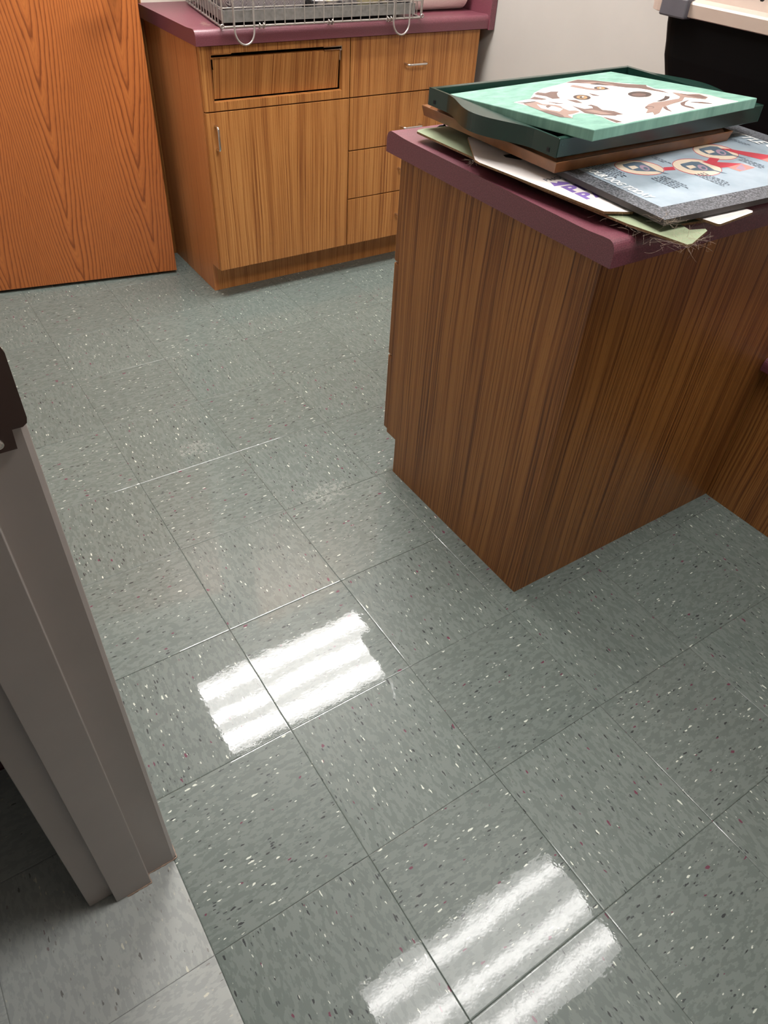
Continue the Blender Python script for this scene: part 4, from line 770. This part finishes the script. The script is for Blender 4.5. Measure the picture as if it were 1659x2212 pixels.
b = MB(); moulding(FWd, FH, mold, MF, b); b.build('moulding', M['wood_frame'], wf)
b = MB(); b.prism([(0.038, 0.038), (FWd - 0.038, 0.038), (FWd - 0.038, FH - 0.038), (0.038, FH - 0.038)], 0.004, 0.010, mat=MF); b.build('backing', M['kraft'], wf)

# dark green serving tray with swelling end handles
TZ = 0.9835; TH = 0.0325
MT = Matrix.Translation((0.988, 0.528, TZ)) @ Matrix.Rotation(math.radians(0.8), 4, 'Z')
TW, TD = 0.600, 0.381
ty = thing('serving_tray', (0.988, 0.528, TZ), 'dark green wooden tray with wavy handles holding the dog portrait', 'tray')
b = MB(); b.prism([(0.004, 0.004), (TW - 0.004, 0.004), (TW - 0.004, TD - 0.004), (0.004, TD - 0.004)], 0.0, 0.006, mat=MT); b.build('base', M['green_lacquer'], ty)
def wall_rail(y0, y1):
    b = MB(); b.box(0.001, TW - 0.001, y0, y1, 0.0005, TH, 0.0015, mat=MT); b.build('side_rail', M['green_lacquer'], ty)
wall_rail(0.0, 0.013); wall_rail(TD - 0.013, TD)
def swell(t):
    a, c = 0.16, 0.84
    if t <= a or t >= c: return 0.0
    u = (t - a) / (c - a); return 0.040 * (0.5 - 0.5 * math.cos(2 * PI * u)) ** 0.85
for sx in (0, 1):
    poly = []; n = 48
    for i in range(n + 1):
        t = i / n; d = swell(t); poly.append(((-d if sx == 0 else TW + d), TD * t))
    inner = 0.0055 if sx == 0 else TW - 0.013
    poly += [(inner, TD - 0.0135), (inner, 0.0135)]
    poly = [(x, min(max(y, 0.0002), TD - 0.0002)) for x, y in poly]
    b = MB(); b.prism(poly, 0.0008, TH + 0.0005, mat=MT); h = b.build('handle', M['green_lacquer'], ty)
    bvl = h.modifiers.new('bevel', 'BEVEL'); bvl.width = 0.0016; bvl.segments = 2; bvl.limit_method = 'ANGLE'; bvl.angle_limit = math.radians(50)
    for yy in (0.022, TD - 0.022):                 # small square screw recesses on the outer face near the corners
        x = -0.0003 if sx == 0 else TW + 0.0003
        b = MB(); b.box(x - 0.0005, x + 0.0005, yy - 0.0035, yy + 0.0035, 0.006, 0.013, mat=MT); b.build('screw_recess', M['void'], ty)

# canvas portrait, propped on the tray's near rail
co = Vector((1.0177, 0.4812, 1.0391)); ex = Vector((0.5067, 0.0361, -0.0003)).normalized(); ey = Vector((-0.0275, 0.3856, -0.0252)); ey = (ey - ex * ey.dot(ex)).normalized(); ez = ex.cross(ey)
MC = Matrix((ex, ey, ez)).transposed().to_4x4(); MC.translation = co
CW, CH = 0.508, 0.374
cv = thing('canvas_painting', tuple(co), 'teal canvas painting of a brown and white dog face on top of the pile', 'painting')
b = MB(); b.box(0, CW, 0, CH, -0.0185, 0, 0.0015, mat=MC); b.build('canvas', M['teal'], cv)
paint_layers('portrait', None, CANVAS_PAINT, 0.0001, 0.000015, MC, cv, M['teal'])

# ------------------------------------------------------------------ pet carrier behind the pile
pc = thing('pet_carrier', (1.75, 0.40, CT), 'pet carrier with beige lid, grey latch and black bottom', 'pet carrier')
X0, X1, Y0, Y1 = 1.750, 2.150, 0.380, 1.0
def rrect(x0, x1, y0, y1, r, n=6):
    P = []
    for cx, cy, a in ((x1 - r, y1 - r, 0), (x0 + r, y1 - r, 90), (x0 + r, y0 + r, 180), (x1 - r, y0 + r, 270)):
        for i in range(n + 1):
            t = math.radians(a + 90 * i / n); P.append((cx + r * math.cos(t), cy + r * math.sin(t)))
    return P
def loft(b, secs, mi=0, cap0=True, cap1=True):
    n = len(secs[0][0]); bm = bmesh.new(); rings = [[bm.verts.new((x, y, z)) for x, y in P] for P, z in secs]
    for a, c in zip(rings[:-1], rings[1:]):
        for i in range(n): bm.faces.new([a[i], a[(i + 1) % n], c[(i + 1) % n], c[i]])
    if cap0: bm.faces.new(rings[0][::-1])
    if cap1: bm.faces.new(rings[-1])
    b.bm_add(bm, mi, False)
b = MB(); secs = []
for z, k in ((CT + 0.0015, 0.060), (0.93, 0.050), (0.955, 0.040), (0.985, 0.029), (1.02, 0.017), (1.05, 0.012), (1.085, 0.004), (1.112, 0.0)):
    secs.append((rrect(X0 + 0.006 + k * 0.35, X1 - k, Y0 + k, Y1 - k, 0.05), z))
loft(b, secs); b.build('bottom_shell', M['black_plastic'], pc)
b = MB(); secs = []
for z, k in ((1.109, -0.004), (1.111, -0.008), (1.136, -0.009), (1.141, -0.006), (1.1425, 0.002), (1.146, 0.016), (1.175, 0.024), (1.23, 0.045), (1.27, 0.085), (1.285, 0.14)):
    secs.append((rrect(X0 + k, X1 - k, Y0 + k, Y1 + 0.035 - k, 0.055), z))
loft(b, secs); ls = b.build('top_shell', M['beige_plastic'], pc)
for i in range(5):                                 # vent slots in the lid side
    y = 0.715 + 0.026 * i
    b = MB(); m_ = Matrix.Translation((X0 + 0.0222, y, 1.172)) @ Matrix.Rotation(math.radians(-14), 4, 'Y')
    b.box(-0.0035, 0.0035, -0.006, 0.006, -0.013, 0.03, 0.003, mat=m_); b.build('vent', M['void'], ls)
b = MB(); b.box(X0 - 0.020, X0 + 0.02, 0.905, 0.984, 1.105, 1.146, 0.004); b.build('latch', M['grey_plastic'], pc)

# ------------------------------------------------------------------ tufts of pet hair
def tuft(name, c, n, L, spread, seed, label, flat=0.5):
    r = random.Random(seed); b = MB(); c = Vector(c)
    for _ in range(n):
        p = c + Vector((r.gauss(0, spread[0]), r.gauss(0, spread[1]), r.uniform(0, spread[2])))
        d = Vector((r.gauss(0, 1), r.gauss(0, 1), r.gauss(0, flat))).normalized(); k = Vector((r.gauss(0, 1), r.gauss(0, 1), r.gauss(0, flat))) * 0.35
        pts = []
        for i in range(5):
            pts.append(p.copy()); d = (d + k * 0.5).normalized(); p = p + d * (L * r.uniform(0.5, 1.2) / 4)
            if p.z < c.z - (0.012 if flat > 0.3 else 0.0004): p.z = c.z - (0.012 if flat > 0.3 else 0.0004)
        b.tube(pts, 0.00009, 3)
    return tag(b.build(name, M['hair']), label, 'pet hair', 'tufts of pet hair', 'stuff')
tuft('pet_hair', (1.020, 0.246, 0.935), 90, 0.030, (0.022, 0.014, 0.002), 1, 'tuft of tan pet hair on the tip of the green cardboard')
tuft('pet_hair', (1.016, 0.286, 0.953), 45, 0.022, (0.010, 0.010, 0.003), 2, 'tuft of tan pet hair at the near corner of the poster')
tuft('pet_hair', (0.948, 0.700, 0.934), 30, 0.016, (0.006, 0.008, 0.004), 3, 'small tuft of pet hair at the left corner of the white card')
tuft('pet_hair', (0.985, 0.36, 0.930), 40, 0.020, (0.006, 0.050, 0.001), 4, 'pet hair along the long edge of the green cardboard')
tuft('pet_hair', (1.036, 2.215, CT + 0.001), 60, 0.016, (0.005, 0.022, 0.004), 5, 'tuft of pet hair beside the wire crate', 0.2)
for o in bpy.data.objects:
    if '_org' in o: del o['_org']
